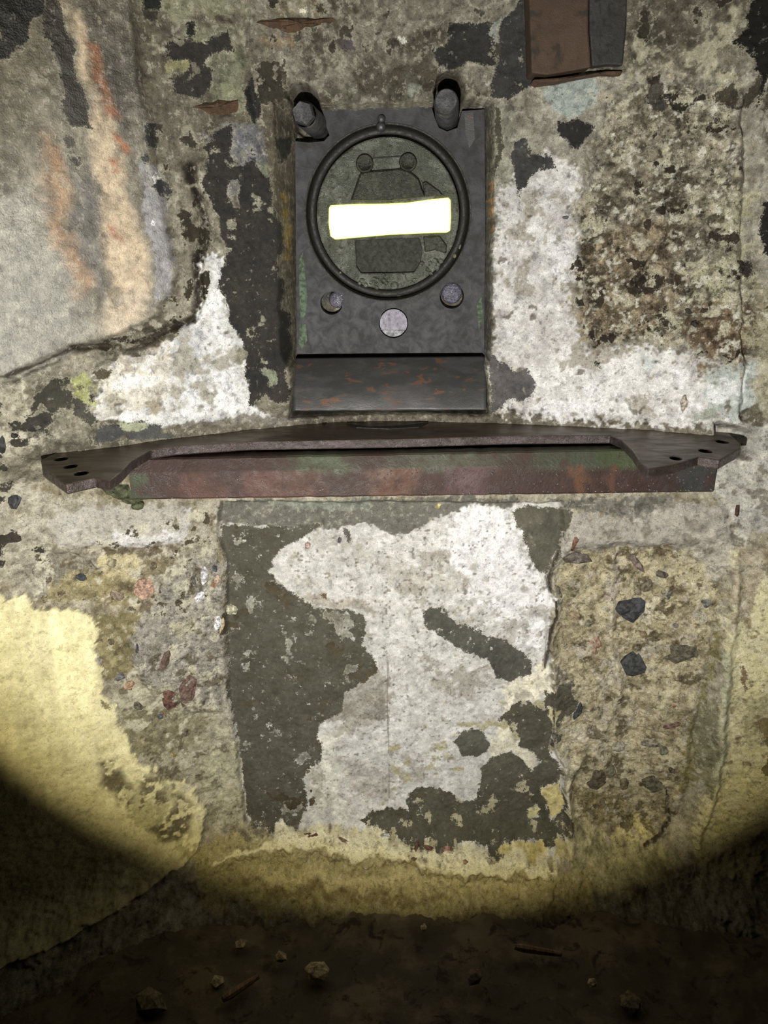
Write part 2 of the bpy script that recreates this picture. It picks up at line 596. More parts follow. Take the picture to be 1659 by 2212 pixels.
# broken edge of the left plaster coat, cracks, seams, ridges
groove([(415, 360), (425, 420), (436, 450), (442, 480), (440, 520), (432, 560), (425, 590), (428, 625), (434, 650), (425, 680), (400, 700), (380, 702)], 0.012, 0.005)
groove([(380, 702), (345, 720), (310, 742), (260, 755), (215, 748), (165, 752)], 0.010, 0.005)
groove([(1217, 1150), (1195, 1205), (1183, 1245), (1187, 1275)], 0.008, 0.003)
groove([(1200, 1300), (1203, 1330), (1187, 1360), (1184, 1400), (1176, 1440)], 0.006, 0.0025)
groove([(1195, 1530), (1196, 1570), (1190, 1620)], 0.006, 0.002)
groove([(1325, 1200), (1320, 1260), (1316, 1340)], -0.006, 0.006)
groove([(1316, 1340), (1322, 1400), (1338, 1470), (1320, 1540), (1300, 1580)], -0.006, 0.007)
groove([(1572, 1240), (1562, 1330), (1548, 1420), (1520, 1520), (1500, 1640), (1490, 1720), (1455, 1810), (1430, 1850)], 0.012, 0.010)
groove([(1585, 1220), (1572, 1330), (1562, 1420), (1556, 1540), (1548, 1640), (1535, 1720), (1500, 1820)], -0.012, 0.009)
groove([(1245, 1640), (1228, 1700), (1226, 1760), (1232, 1840)], -0.010, 0.008)
groove([(1440, 1700), (1446, 1770), (1425, 1805), (1390, 1825)], 0.006, 0.0025)
groove([(1380, 1570), (1410, 1580), (1440, 1592)], 0.006, 0.003)
groove([(838, 1430), (838, 1600), (840, 1720)], 0.0015, 0.002, 0)
groove([(1615, 200), (1612, 500), (1618, 700), (1612, 900)], 0.014, 0.006, 0.003)
groove([(518, -60), (520, 60), (545, 200), (560, 300), (575, 370)], 0.006, 0.005)
groove([(1375, 610), (1410, 560), (1450, 510), (1452, 440)], 0.010, 0.006)
groove([(1230, 880), (1445, 935)], 0.0, 0.005)
groove([(450, 1850), (600, 1815), (750, 1830), (900, 1850), (1100, 1870), (1240, 1890)], -0.010, 0.012, 0.006)
groove([(500, 1880), (700, 1870), (900, 1890), (1150, 1910)], 0.008, 0.012, 0.008)
groove([(0, 820), (30, 822), (60, 800), (120, 775)], 0.008, 0.004)
groove([(125, 1186), (165, 1186), (200, 1200), (215, 1220)], -0.006, 0.004)
# hollows added in the wall behind the two horns to deepen their shadow
for pts in ([(86, 996), (90, 985), (150, 970), (160, 985), (120, 1000)], [(1560, 925), (1616, 938), (1616, 966), (1600, 975), (1560, 960)]):
    sl, s = sdf(flat(pts, -0.05 if pts[0][0] < 800 else 0.0), 0.001)
    D[sl] += 0.03 * sstep(s, -0.012, 0.004)
# surface roughness of broken concrete
f1, f2, f3 = fbm(0.045, 4, 0.6), fbm(0.014, 3, 0.6), vnoise(0.004)
D += ROUGH * (0.0065 * f1 + 0.0035 * f2 + 0.0010 * f3) + 0.0012 * f2
D += 0.012 * np.clip(foot, 0, 1) * (f1 + 0.5 * f2)

# ------------------------------------------------------------------ colours of the wall
CB = np.zeros(D.shape + (3,), np.float32)      # base
CO = np.zeros(D.shape + (3,), np.float32)      # paint laid over it
CO[:] = lin((60, 58, 56))
MASK = np.full(D.shape, -0.05, np.float32)
m_a, m_b, m_c, m_d = fbm(0.10, 5, 0.6), fbm(0.03, 4, 0.6), fbm(0.012, 3, 0.6), fbm(0.006, 2, 0.7)
streak = fbm(0.022, 4, 0.6, 5.0)


def blend(c1, c2, w):
    return lin(c1)[None, None, :] * (1 - w)[..., None] + lin(c2)[None, None, :] * w[..., None]


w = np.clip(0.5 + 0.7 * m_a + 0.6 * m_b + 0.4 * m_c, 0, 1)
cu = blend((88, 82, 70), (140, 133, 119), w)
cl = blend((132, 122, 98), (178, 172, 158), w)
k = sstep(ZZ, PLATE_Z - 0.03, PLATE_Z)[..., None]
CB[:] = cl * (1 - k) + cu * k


def wash(pts, c, feather=0.006, warp=0.004, op=1.0, mott=0.25, c2=None, m=None, wet=None, poly=None, dis=1.0):
    """tint of the base layer inside a traced outline"""
    r = sdf(poly or trace(pts), warp, 0.03 + feather)
    if r is None: return
    sl, s = r
    k = sstep(s + feather * 1.5 * (0.6 * m_c[sl] + 0.9 * m_d[sl]) * dis, -feather * (1 - 0.65 * dis), feather * (1 - 0.65 * dis)) * op
    mm = (m_b if m is None else m)[sl] * 0.6 + m_c[sl] * 0.6
    if c2 is None:
        col = lin(c)[None, None, :] * (1 + mott * mm)[..., None]
    else:
        col = blend(c, c2, np.clip(0.5 + 1.1 * mm, 0, 1))
    CB[sl] = CB[sl] * (1 - k)[..., None] + col * k[..., None]
    if wet is not None: WET[sl] = WET[sl] * (1 - k) + wet * k


def coat(pts, c, warp=0.005, c2=None, erode=0.0, wet=None):
    """crisp flake of paint over the base"""
    r = sdf(trace(pts), warp, 0.02)
    if r is None: return
    sl, s = r
    if erode:
        s = s - erode * np.clip(m_c[sl] + 0.6 * m_b[sl] - 0.25, 0, 1)
    mm = np.clip(0.5 + 0.9 * m_b[sl] + 0.5 * m_c[sl], 0, 1)
    col = blend(c, c2 or tuple(min(255, int(x * 1.22)) for x in c), mm)
    v = np.clip(s / 0.008, -1, 1)
    win = v > MASK[sl]
    near = v > -0.9
    sel = win & near
    tgt = CO[sl]
    tgt[sel] = col[sel]
    MASK[sl] = np.maximum(MASK[sl], np.where(near, v, -1))
    if wet is not None:
        k = sstep(s, -0.002, 0.004)
        WET[sl] = WET[sl] * (1 - k) + wet * k


MASK[:] = -1.0


def bare(pts, warp=0.005):
    """worn through: the coat is missing inside this outline"""
    r = sdf(trace(pts), warp, 0.02)
    if r is None: return
    sl, s = r
    MASK[sl] = np.minimum(MASK[sl], np.clip(-s / 0.008, -1, 1))


def line(pts, c, width=0.002, warp=0.002, op=1.0):
    r = sdf_line(trace(pts), warp)
    if r is None: return
    sl, d = r
    wv = width * np.clip(1 + 1.5 * m_b[sl] + 0.9 * m_c[sl], 0.15, 2.6)
    k = np.exp(-(d / wv) ** 4) * op
    CB[sl] = CB[sl] * (1 - k)[..., None] + lin(c)[None, None, :] * k[..., None]
    MASK[sl] = np.minimum(MASK[sl], np.clip((d - wv * 1.2) / 0.008, -1, 1))


DK = (54, 52, 51)

# ---- upper left: plaster coat with streaks
wash(None, (112, 106, 93), 0.004, 0.002, 1, 0.3, (142, 135, 121), wet=0.6, poly=TR['panel'])
wash([(-300, -200), (330, -200), (335, 200), (240, 260), (100, 330), (-300, 380)], (92, 86, 72), 0.05, 0.01, 0.7, 0.4, dis=0)  # top of the coat darkened: torch falloff put into the colour
r = sdf(TR['panel'], 0.002)
sl, s = r
k = (sstep(s, -0.003, 0.004) * np.clip(streak[sl] * 0.9, -0.4, 0.5))[..., None]
CB[sl] *= 1 + k
wash([(-60, 430), (60, 400), (150, 560), (180, 700), (120, 780), (0, 830), (-60, 840)], (158, 156, 148), 0.02, 0.01, 0.7, wet=1.0, dis=0.3)  # wet plaster, its bright sheen also painted into the grey
wash([(140, 370), (205, 370), (215, 470), (230, 560), (215, 640), (170, 600), (160, 480)], (108, 104, 102), 0.015, 0.008, 0.7, dis=0.3)
wash([(140, 10), (178, 30), (192, 90), (202, 150), (218, 200), (238, 260), (262, 310), (275, 400), (305, 480), (320, 560), (322, 690), (260, 705), (225, 680), (235, 560), (222, 470), (215, 380), (200, 260), (182, 170), (165, 90)], (192, 172, 146), 0.010, 0.005, 0.9, dis=0.3)
wash([(193, 92), (217, 100), (230, 150), (247, 200), (258, 262), (236, 255), (222, 205), (206, 150)], (158, 104, 70), 0.006, 0.004, 0.85, dis=0.3)
wash([(238, 288), (260, 298), (282, 325), (262, 325)], (172, 110, 72), 0.004, 0.004, 0.9, dis=0.3)
wash([(243, 340), (258, 338), (252, 370), (244, 368)], (172, 110, 72), 0.004, 0.004, 0.9, dis=0.3)
wash([(100, 300), (128, 320), (132, 420), (142, 480), (168, 540), (190, 610), (165, 650), (140, 560), (112, 480), (100, 400)], (176, 132, 92), 0.014, 0.006, 0.65, dis=0.3)
wash([(240, 480), (262, 490), (268, 520), (250, 510)], (170, 110, 78), 0.005, 0.004, 0.8, dis=0.3)
wash([(225, 640), (330, 640), (335, 690), (270, 715), (215, 700)], (190, 174, 154), 0.012, 0.006, 0.8, dis=0.3)
wash([(303, 350), (338, 360), (347, 401), (364, 448), (370, 498), (373, 557), (386, 588), (380, 619), (357, 651), (338, 662), (332, 560), (326, 500), (312, 440)], (148, 146, 150), 0.003, 0.003, 0.95, 0.15)
coat([(88, 30), (112, -60), (126, 10), (140, 66), (160, 105), (172, 150), (182, 200), (186, 232), (200, 280), (156, 274), (140, 262), (136, 200), (128, 150), (110, 105), (96, 85)], (52, 48, 42), 0.004)
coat([(-200, -200), (95, -200), (92, 20), (70, 60), (50, 100), (20, 118), (-200, 130)], (26, 25, 24), 0.008)  # black paint, with the torch's falloff at the corner put into it
coat([(140, 296), (166, 300), (164, 314), (150, 316)], (66, 60, 54), 0.003)
coat([(154, 336), (172, 340), (175, 356), (160, 356)], (58, 54, 50), 0.003)
coat([(312, 275), (325, 262), (338, 268), (335, 285), (346, 302), (339, 326), (320, 320), (312, 300)], (54, 52, 50), 0.003)
coat([(308, 342), (320, 332), (327, 346), (316, 354)], (54, 52, 50), 0.002)
coat([(330, 408), (345, 386), (358, 396), (374, 420), (364, 433), (345, 420)], (64, 62, 66), 0.003)
coat([(332, 380), (343, 372), (348, 390), (340, 406), (332, 400)], (205, 202, 196), 0.001)
coat([(327, 480), (332, 477), (338, 481), (334, 488), (328, 487)], (205, 202, 205), 0.0005)
wash([(235, 130), (262, 140), (300, 190), (292, 215), (262, 225), (246, 180)], (88, 82, 74), 0.008, 0.006, 0.8)

# ---- concrete between the coat and the port
wash([(370, 380), (440, 360), (470, 480), (440, 560), (432, 690), (380, 710), (360, 660), (388, 600), (374, 500)], (112, 104, 90), 0.006, 0.004, 0.9, 0.5, (150, 144, 130))
line([(415, 360), (425, 420), (436, 450), (442, 480), (440, 520), (432, 560)], (44, 36, 28), 0.006, 0.004, 0.9)
line([(432, 560), (425, 590), (428, 625), (434, 650), (425, 680), (400, 700), (380, 702)], (56, 46, 38), 0.004, 0.004, 0.9)
line([(380, 702), (345, 720), (310, 742), (260, 755), (215, 748), (165, 752)], (66, 56, 46), 0.006, 0.005, 0.85)
line([(165, 752), (100, 775), (50, 800), (20, 818)], (66, 56, 48), 0.002, 0.003, 0.9)
wash([(440, 60), (525, 40), (540, 150), (520, 230), (470, 225), (440, 160)], (132, 134, 112), 0.008, 0.006, 0.8)
wash([(440, 290), (500, 260), (580, 270), (590, 390), (540, 420), (470, 420)], (128, 126, 124), 0.008, 0.006, 0.9, 0.3)
wash([(505, 282), (545, 272), (578, 300), (580, 350), (545, 345), (520, 352), (503, 330)], (120, 120, 126), 0.003, 0.004, 0.95, 0.15)
wash([(555, 350), (585, 340), (592, 410), (575, 420)], (136, 140, 118), 0.003, 0.003, 0.8)
coat([(452, 285), (490, 268), (503, 300), (494, 322), (502, 346), (522, 352), (545, 332), (560, 365), (582, 385), (590, 430), (602, 460), (606, 540), (602, 600), (616, 640),
      (622, 760), (628, 862), (600, 870), (575, 850), (550, 882), (535, 878), (540, 850), (526, 810), (530, 770), (520, 720), (502, 682), (490, 640), (475, 622), (480, 580),
      (490, 555), (480, 500), (470, 470), (456, 430), (440, 400), (450, 360), (445, 330)], (56, 54, 53), 0.005, (70, 66, 62))
bare([(485, 390), (505, 382), (520, 400), (515, 440), (495, 442)], 0.006)
bare([(568, 800), (600, 806), (604, 830), (585, 836)], 0.006)
wash([(568, 800), (600, 806), (604, 830), (585, 836)], (140, 146, 124), 0.004)
coat([(366, 125), (366, 100), (400, 84), (430, 90), (465, 85), (490, 72), (502, 100), (470, 115), (440, 142), (466, 152), (470, 172), (460, 202), (420, 214), (385, 206), (375, 170), (395, 150), (407, 132)], (58, 55, 52), 0.005)
coat([(404, 52), (418, 52), (420, 82), (406, 84)], (50, 48, 44), 0.002)
wash([(368, 122), (404, 116), (404, 148), (372, 152)], (146, 142, 104), 0.004, 0.004, 0.9)
coat([(546, 158), (554, 170), (550, 200), (570, 215), (560, 262), (545, 270), (530, 240), (532, 200)], (52, 50, 48), 0.004)
coat([(600, 300), (628, 290), (634, 330), (610, 350)], (62, 60, 56), 0.005)
coat([(305, -20), (352, -30), (345, 20), (318, 24)], (40, 44, 38), 0.004)
coat([(310, 20), (345, 28), (340, 48), (318, 46)], (62, 60, 52), 0.003)

# ---- white-washed part, lower left of the upper wall
wash([(430, 565), (470, 545), (500, 600), (520, 700), (530, 800), (545, 885), (640, 890), (640, 912), (350, 918), (210, 908), (195, 868), (220, 825), (170, 830), (235, 782), (330, 762), (380, 722), (428, 690), (438, 640)],
     (196, 196, 196), 0.004, 0.005, 1, 0.2, (218, 218, 220))
wash([(235, 782), (330, 765), (390, 730), (400, 800), (340, 870), (250, 880), (210, 850)], (196, 188, 172), 0.012, 0.01, 0.7)
wash([(380, 715), (430, 700), (430, 800), (400, 830), (380, 780)], (176, 178, 184), 0.008, 0.008, 0.7)
wash([(260, 780), (300, 770), (330, 752), (290, 790), (255, 806)], (150, 140, 126), 0.006, 0.006, 0.7)
wash([(315, 860), (345, 855), (350, 876), (322, 884)], (158, 146, 128), 0.004, 0.004, 0.8)
wash([(60, 800), (160, 770), (260, 760), (235, 782), (180, 830), (100, 830)], (140, 134, 120), 0.006, 0.006, 0.9, 0.4)
wash([(40, 830), (200, 820), (215, 900), (160, 960), (60, 960)], (112, 108, 96), 0.012, 0.010, 0.9, 0.5, (140, 134, 118))
coat([(95, 838), (120, 815), (150, 820), (160, 855), (150, 880), (118, 882), (98, 862), (70, 885), (62, 870)], (60, 58, 52), 0.010, (80, 78, 68), 0.006)
coat([(62, 890), (118, 884), (130, 905), (110, 920), (130, 935), (92, 935), (58, 925)], (54, 53, 50), 0.009, (80, 76, 70), 0.005)
coat([(150, 862), (176, 858), (200, 885), (215, 905), (205, 918), (180, 895), (165, 890)], (62, 62, 58), 0.006, (86, 84, 76), 0.004)
wash([(155, 815), (185, 812), (200, 840), (208, 880), (185, 870), (160, 850)], (160, 164, 108), 0.004, 0.004, 0.85)
coat([(200, 806), (216, 797), (238, 802), (232, 816), (212, 820)], (84, 76, 60), 0.002)
coat([(167, 836), (175, 828), (182, 838), (176, 847)], (84, 72, 58), 0.002)
coat([(193, 854), (202, 850), (202, 868), (194, 864)], (58, 46, 50), 0.002)
coat([(212, 925), (290, 912), (300, 904), (345, 902), (342, 926), (385, 934), (300, 952), (230, 958), (205, 940)], (78, 78, 78), 0.006, (104, 103, 100))
wash([(250, 915), (312, 912), (316, 925), (280, 935), (258, 930)], (160, 166, 140), 0.003, 0.003, 0.9)
bare([(250, 915), (312, 912), (316, 925), (280, 935), (258, 930)], 0.003)
wash([(330, 918), (560, 896), (840, 888), (1200, 898), (1560, 922), (1560, 945), (1200, 925), (840, 910), (560, 930), (330, 960)], (118, 110, 98), 0.008, 0.003, 0.85, 0.4)
wash([(0, 820), (70, 830), (60, 960), (90, 1000), (85, 1200), (0, 1230), (-80, 1230), (-80, 830)], (118, 110, 94), 0.008, 0.008, 0.9, 0.6, (168, 162, 146))

# ---- top middle
wash([(525, -60), (1130, -60), (1110, 40), (1040, 230), (640, 230), (600, 190), (545, 180)], (112, 106, 94), 0.008, 0.006, 0.9, 0.5, (146, 140, 128))
wash([(580, -10), (700, -10), (690, 40), (600, 50)], (140, 128, 100), 0.010, 0.008, 0.6)
wash([(560, 80), (640, 80), (640, 105), (570, 100)], (140, 120, 92), 0.006, 0.006, 0.7)
wash([(690, 175), (920, 165), (1010, 210), (930, 232), (700, 236)], (108, 106, 94), 0.008, 0.006, 0.8)
wash([(870, 170), (900, 158), (912, 195), (890, 210)], (146, 150, 138), 0.003, 0.004, 0.9)
coat([(930, 112), (966, 78), (964, 42), (1009, 48), (1050, 55), (1064, 98), (1070, 130), (1042, 146), (1002, 146), (970, 154), (942, 138)], (52, 52, 50), 0.006)
coat([(855, 78), (876, 76), (882, 92), (866, 92)], (196, 194, 184), 0.0015)
coat([(730, 90), (762, 92), (772, 112), (748, 114)], (84, 78, 80), 0.005)
coat([(680, 12), (700, 8), (704, 28), (684, 30)], (70, 62, 52), 0.003)
coat([(646, 22), (660, 20), (658, 30), (648, 30)], (196, 192, 176), 0.001)
wash([(1044, 60), (1070, 45), (1095, 30), (1075, 70), (1066, 120), (1055, 92)], (158, 162, 156), 0.003, 0.004, 0.9)
coat([(1085, 42), (1110, 8), (1140, -60), (1160, 100), (1175, 165), (1150, 185), (1112, 212), (1092, 222), (1058, 214), (1058, 190), (1072, 130), (1078, 80)], (60, 59, 59), 0.004)

# ---- upper right
wash([(1055, 200), (1170, 170), (1300, 160), (1660, 150), (1700, 800), (1055, 900)], (140, 134, 122), 0.010, 0.006, 0.8, 0.5, (172, 168, 158))
wash([(1062, 250), (1110, 230), (1120, 420), (1090, 560), (1062, 560)], (142, 142, 128), 0.006, 0.005, 0.8, 0.4)
wash([(1060, 420), (1180, 330), (1260, 380), (1250, 520), (1235, 600), (1262, 735), (1440, 748), (1520, 778), (1650, 775), (1640, 870), (1600, 925), (1250, 908), (1060, 890)],
     (188, 184, 184), 0.010, 0.008, 0.95, 0.25, (208, 206, 206))
wash([(1150, 790), (1260, 745), (1440, 755), (1500, 800), (1480, 890), (1250, 900), (1150, 890)], (214, 212, 212), 0.010, 0.008, 0.8, 0.12)
wash([(1540, 790), (1640, 775), (1640, 870), (1610, 910), (1530, 890)], (172, 180, 176), 0.008, 0.006, 0.8)
wash([(1500, 890), (1550, 880), (1570, 912), (1500, 915)], (136, 142, 126), 0.006, 0.006, 0.7)
wash([(1372, 765), (1415, 770), (1420, 800), (1380, 800)], (186, 192, 190), 0.006, 0.005, 0.7)
wash(None, (112, 102, 86), 0.030, 0.012, 0.85, 0.6, (164, 156, 136), m=m_c, poly=TR['broken'])
wash([(1250, 520), (1340, 480), (1460, 470), (1470, 620), (1440, 735), (1272, 735), (1258, 680), (1262, 620)], (104, 88, 68), 0.014, 0.010, 0.7, 0.6, (150, 132, 106), m=m_c)
wash([(1490, 660), (1560, 640), (1640, 640), (1655, 700), (1640, 770), (1500, 780)], (100, 80, 62), 0.010, 0.008, 0.85, 0.5, (128, 108, 84), m=m_c)
wash([(1540, 430), (1610, 430), (1610, 650), (1560, 660), (1490, 640), (1500, 600), (1560, 560)], (172, 168, 142), 0.010, 0.008, 0.75, 0.4)
wash([(1170, 180), (1270, 165), (1290, 180), (1285, 225), (1240, 250), (1195, 240), (1172, 215)], (156, 164, 160), 0.004, 0.004, 0.95, 0.15)
coat([(1200, 262), (1225, 260), (1245, 250), (1262, 258), (1280, 275), (1272, 295), (1256, 322), (1240, 316), (1215, 302), (1206, 282)], (48, 46, 46), 0.005)
coat([(1400, 195), (1415, 175), (1438, 185), (1440, 220), (1425, 248), (1398, 250), (1405, 225)], (76, 74, 68), 0.006, (98, 94, 84), 0.004)
coat([(1113, 300), (1145, 298), (1150, 330), (1192, 345), (1195, 372), (1165, 370), (1140, 388), (1118, 425), (1110, 370)], (66, 65, 65), 0.006, (92, 90, 88), 0.003)
coat([(1064, 240), (1078, 245), (1080, 320), (1070, 400), (1062, 380)], (78, 74, 62), 0.004, (104, 100, 84))
coat([(1580, 95), (1618, 52), (1632, -20), (1720, -60), (1720, 200), (1650, 170), (1640, 240), (1632, 180), (1622, 110)], (30, 29, 27), 0.005)
coat([(1545, 190), (1575, 185), (1590, 240), (1600, 235), (1630, 170), (1640, 200), (1620, 240), (1590, 245), (1548, 225)], (70, 66, 56), 0.006, (92, 86, 70), 0.003)
coat([(1645, 440), (1720, 430), (1720, 560), (1648, 545)], (36, 35, 33), 0.004)
coat([(1596, 562), (1616, 562), (1622, 590), (1610, 602), (1594, 580)], (62, 56, 52), 0.003)
coat([(1452, 595), (1468, 593), (1470, 615), (1456, 618)], (74, 60, 48), 0.002)
coat([(1285, 780), (1294, 782), (1294, 792), (1286, 788)], (50, 48, 48), 0.001)
coat([(1046, 765), (1070, 768), (1108, 802), (1138, 800), (1160, 826), (1150, 850), (1126, 876), (1098, 868), (1046, 882)], (84, 81, 82), 0.005, (112, 108, 108))
line([(1370, 615), (1410, 560), (1450, 515), (1452, 450)], (70, 60, 50), 0.005, 0.004, 0.7)
line([(1450, 580), (1520, 545), (1600, 545)], (100, 96, 88), 0.010, 0.006, 0.6)
line([(1612, 880), (1602, 905), (1597, 898)], (36, 32, 28), 0.003, 0.001, 0.95)
wash([(1620, 620), (1720, 620), (1720, 900), (1625, 900)], (160, 154, 130), 0.006, 0.006, 0.8)
wash([(1602, 885), (1630, 870), (1650, 900), (1640, 930), (1600, 925)], (98, 90, 76), 0.004, 0.004, 0.85)

# ---- lower wall: right side
wash([(1540, 930), (1720, 900), (1720, 1150), (1600, 1150), (1570, 1100), (1550, 1060)], (168, 166, 160), 0.012, 0.008, 0.9, 0.3)
wash([(1560, 1180), (1720, 1200), (1720, 1900), (1500, 1900), (1545, 1640), (1565, 1400), (1585, 1230)], (206, 198, 152), 0.006, 0.006, 0.95, 0.25, (192, 186, 158))
wash([(1580, 1190), (1720, 1150), (1720, 1215), (1640, 1250), (1610, 1330), (1585, 1370), (1578, 1250)], (142, 128, 108), 0.008, 0.008, 0.85, 0.5, (172, 164, 148))
wash([(1600, 1520), (1720, 1480), (1720, 1640), (1610, 1600)], (152, 146, 112), 0.008, 0.010, 0.7)
coat([(1596, 1452), (1606, 1440), (1612, 1470), (1600, 1500)], (120, 102, 78), 0.006, None, 0.004)
coat([(1640, 1560), (1720, 1520), (1720, 1680), (1648, 1660)], (116, 106, 78), 0.008)
wash(None, (146, 134, 106), 0.008, 0.006, 0.95, 0.3, (180, 170, 140), poly=TR['exposed'])
wash([(1210, 1120), (1240, 1110), (1350, 1105), (1500, 1080), (1570, 1100), (1580, 1180), (1450, 1182), (1330, 1185), (1240, 1190), (1195, 1240)], (176, 170, 164), 0.006, 0.005, 0.9, 0.3, (156, 150, 140))
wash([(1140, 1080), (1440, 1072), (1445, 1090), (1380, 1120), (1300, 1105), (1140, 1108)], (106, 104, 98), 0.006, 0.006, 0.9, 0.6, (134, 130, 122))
wash([(1450, 1120), (1560, 1110), (1575, 1190), (1560, 1250), (1530, 1250), (1500, 1190), (1420, 1175)], (166, 160, 150), 0.008, 0.006, 0.8, 0.5)
wash([(1330, 1190), (1350, 1190), (1330, 1260), (1325, 1340), (1308, 1345), (1305, 1300), (1318, 1230)], (184, 174, 162), 0.004, 0.003, 0.85)
wash([(1308, 1345), (1325, 1350), (1345, 1450), (1345, 1490), (1320, 1560), (1300, 1585), (1310, 1530), (1325, 1470), (1312, 1400)], (178, 168, 146), 0.005, 0.003, 0.8)
wash([(1385, 1310), (1410, 1290), (1425, 1300), (1400, 1340), (1375, 1345)], (196, 188, 168), 0.004, 0.003, 0.85)
wash([(1400, 1495), (1440, 1495), (1440, 1530), (1410, 1535)], (190, 182, 152), 0.005, 0.004, 0.8)
wash([(1250, 1380), (1280, 1370), (1300, 1380), (1290, 1415), (1260, 1425), (1242, 1418)], (178, 168, 148), 0.004, 0.004, 0.8)
wash([(1290, 1480), (1320, 1440), (1330, 1460), (1300, 1510)], (186, 178, 160), 0.004, 0.004, 0.7)
wash([(1280, 1520), (1330, 1500), (1365, 1515), (1368, 1530), (1340, 1590), (1320, 1570), (1300, 1580)], (170, 160, 136), 0.004, 0.004, 0.8)
wash([(1200, 1440), (1235, 1470), (1245, 1520), (1210, 1560), (1195, 1500)], (122, 116, 104), 0.006, 0.004, 0.9)
wash([(1555, 1340), (1562, 1400), (1520, 1530), (1490, 1700), (1470, 1720), (1480, 1600), (1510, 1500), (1535, 1410)], (124, 116, 74), 0.006, 0.003, 0.85, 0.2)
wash([(1500, 1545), (1550, 1500), (1552, 1620), (1530, 1720), (1500, 1640)], (126, 122, 98), 0.005, 0.003, 0.9, 0.3)
wash([(1560, 1400), (1580, 1400), (1575, 1600), (1552, 1700), (1540, 1690), (1558, 1560)], (172, 172, 150), 0.004, 0.003, 0.8)
wash([(1340, 1770), (1400, 1755), (1420, 1800), (1380, 1825), (1330, 1815), (1310, 1790)], (208, 196, 140), 0.010, 0.006, 0.85)
wash([(1228, 1650), (1250, 1640), (1246, 1680), (1240, 1850), (1226, 1850), (1222, 1720)], (196, 186, 158), 0.004, 0.003, 0.85)
wash([(1225, 1580), (1300, 1570), (1300, 1600), (1240, 1605)], (184, 176, 158), 0.006, 0.006, 0.7)
wash([(1240, 1700), (1350, 1720), (1340, 1770), (1245, 1760)], (130, 118, 82), 0.010, 0.006, 0.8)
wash([(1235, 1760), (1320, 1800), (1430, 1830), (1450, 1900), (1250, 1950), (1230, 1850)], (168, 162, 124), 0.010, 0.008, 0.8, 0.4)

# ---- lower wall: centre panel
wash(None, (182, 180, 176), 0.004, 0.002, 1, 0.22, (204, 202, 200), poly=TR['recess'])
wash([(1000, 1085), (1110, 1095), (1132, 1180), (1165, 1240), (1185, 1300), (1165, 1400), (1110, 1380), (1060, 1300), (1000, 1290), (960, 1160)], (220, 219, 222), 0.012, 0.008, 0.85, 0.12)
wash([(1080, 1480), (1185, 1420), (1190, 1500), (1130, 1512), (1090, 1540)], (222, 214, 194), 0.008, 0.006, 0.8)
wash([(680, 1590), (740, 1580), (740, 1760), (690, 1740), (660, 1690)], (206, 204, 192), 0.010, 0.008, 0.7)
wash([(740, 1490), (800, 1440), (838, 1470), (838, 1550), (745, 1555), (690, 1560)], (132, 127, 116), 0.004, 0.006, 0.85, 0.6, (160, 156, 148))
wash([(640, 1280), (780, 1290), (820, 1330), (790, 1320), (680, 1312)], (150, 138, 122), 0.008, 0.008, 0.6)
wash([(700, 1160), (900, 1230), (1000, 1240), (1010, 1280), (880, 1270), (760, 1200)], (164, 156, 144), 0.016, 0.010, 0.5)
wash([(740, 1640), (860, 1660), (860, 1720), (760, 1720)], (160, 150, 140), 0.012, 0.010, 0.5)
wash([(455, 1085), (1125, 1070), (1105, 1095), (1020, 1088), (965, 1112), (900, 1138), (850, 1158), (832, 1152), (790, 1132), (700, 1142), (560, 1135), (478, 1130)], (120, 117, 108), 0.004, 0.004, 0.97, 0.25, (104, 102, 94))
wash([(560, 1080), (800, 1072), (790, 1095), (580, 1100)], (132, 136, 126), 0.006, 0.005, 0.7, 0.5)
DO = (100, 97, 86)
coat([(478, 1132), (560, 1136), (620, 1136), (690, 1132), (642, 1165), (604, 1190), (590, 1212), (585, 1232), (600, 1255), (632, 1276), (660, 1300), (682, 1316), (740, 1315), (780, 1332), (786, 1365), (775, 1395),
      (802, 1420), (810, 1450), (790, 1470), (742, 1490), (740, 1535), (690, 1560), (682, 1585), (702, 1620), (692, 1650), (660, 1662), (655, 1690), (660, 1750), (640, 1787), (575, 1792), (537, 1785),
      (527, 1750), (517, 1650), (507, 1590), (492, 1500), (488, 1400), (490, 1300), (487, 1200)], DO, 0.005, (86, 82, 69), 0.002)
for pts in ([(488, 1180), (520, 1160), (530, 1175), (505, 1190)], [(560, 1240), (600, 1250), (620, 1275), (590, 1268)], [(530, 1290), (560, 1280), (560, 1310), (535, 1330)], [(720, 1320), (765, 1335), (760, 1375), (725, 1385), (700, 1350)],
            [(610, 1370), (625, 1365), (635, 1430), (620, 1440)], [(560, 1592), (590, 1570), (612, 1572), (575, 1590)], [(628, 1620), (660, 1615), (680, 1640), (650, 1645)], [(600, 1730), (640, 1715), (655, 1745), (610, 1765)],
            [(520, 1400), (540, 1390), (545, 1450), (525, 1460)]):
    wash(pts, (140, 138, 128), 0.003, 0.005, 0.9, 0.5)
    r = sdf(trace(pts), 0.008, 0.02)
    if r is not None:
        sl, s = r
        MASK[sl] = np.minimum(MASK[sl], np.clip((-s + 0.004 + 0.012 * m_c[sl]) / 0.008, -1, 1))
coat([(1110, 1102), (1140, 1085), (1232, 1108), (1212, 1170), (1188, 1240), (1162, 1228), (1140, 1190), (1120, 1140)], (92, 89, 78), 0.005)
coat([(908, 1328), (930, 1312), (965, 1320), (990, 1345), (1025, 1352), (1060, 1375), (1100, 1385), (1122, 1420), (1140, 1430), (1135, 1456), (1090, 1470), (1065, 1460), (1052, 1425), (1020, 1400), (980, 1385), (940, 1370), (915, 1350)], (84, 82, 76), 0.008)
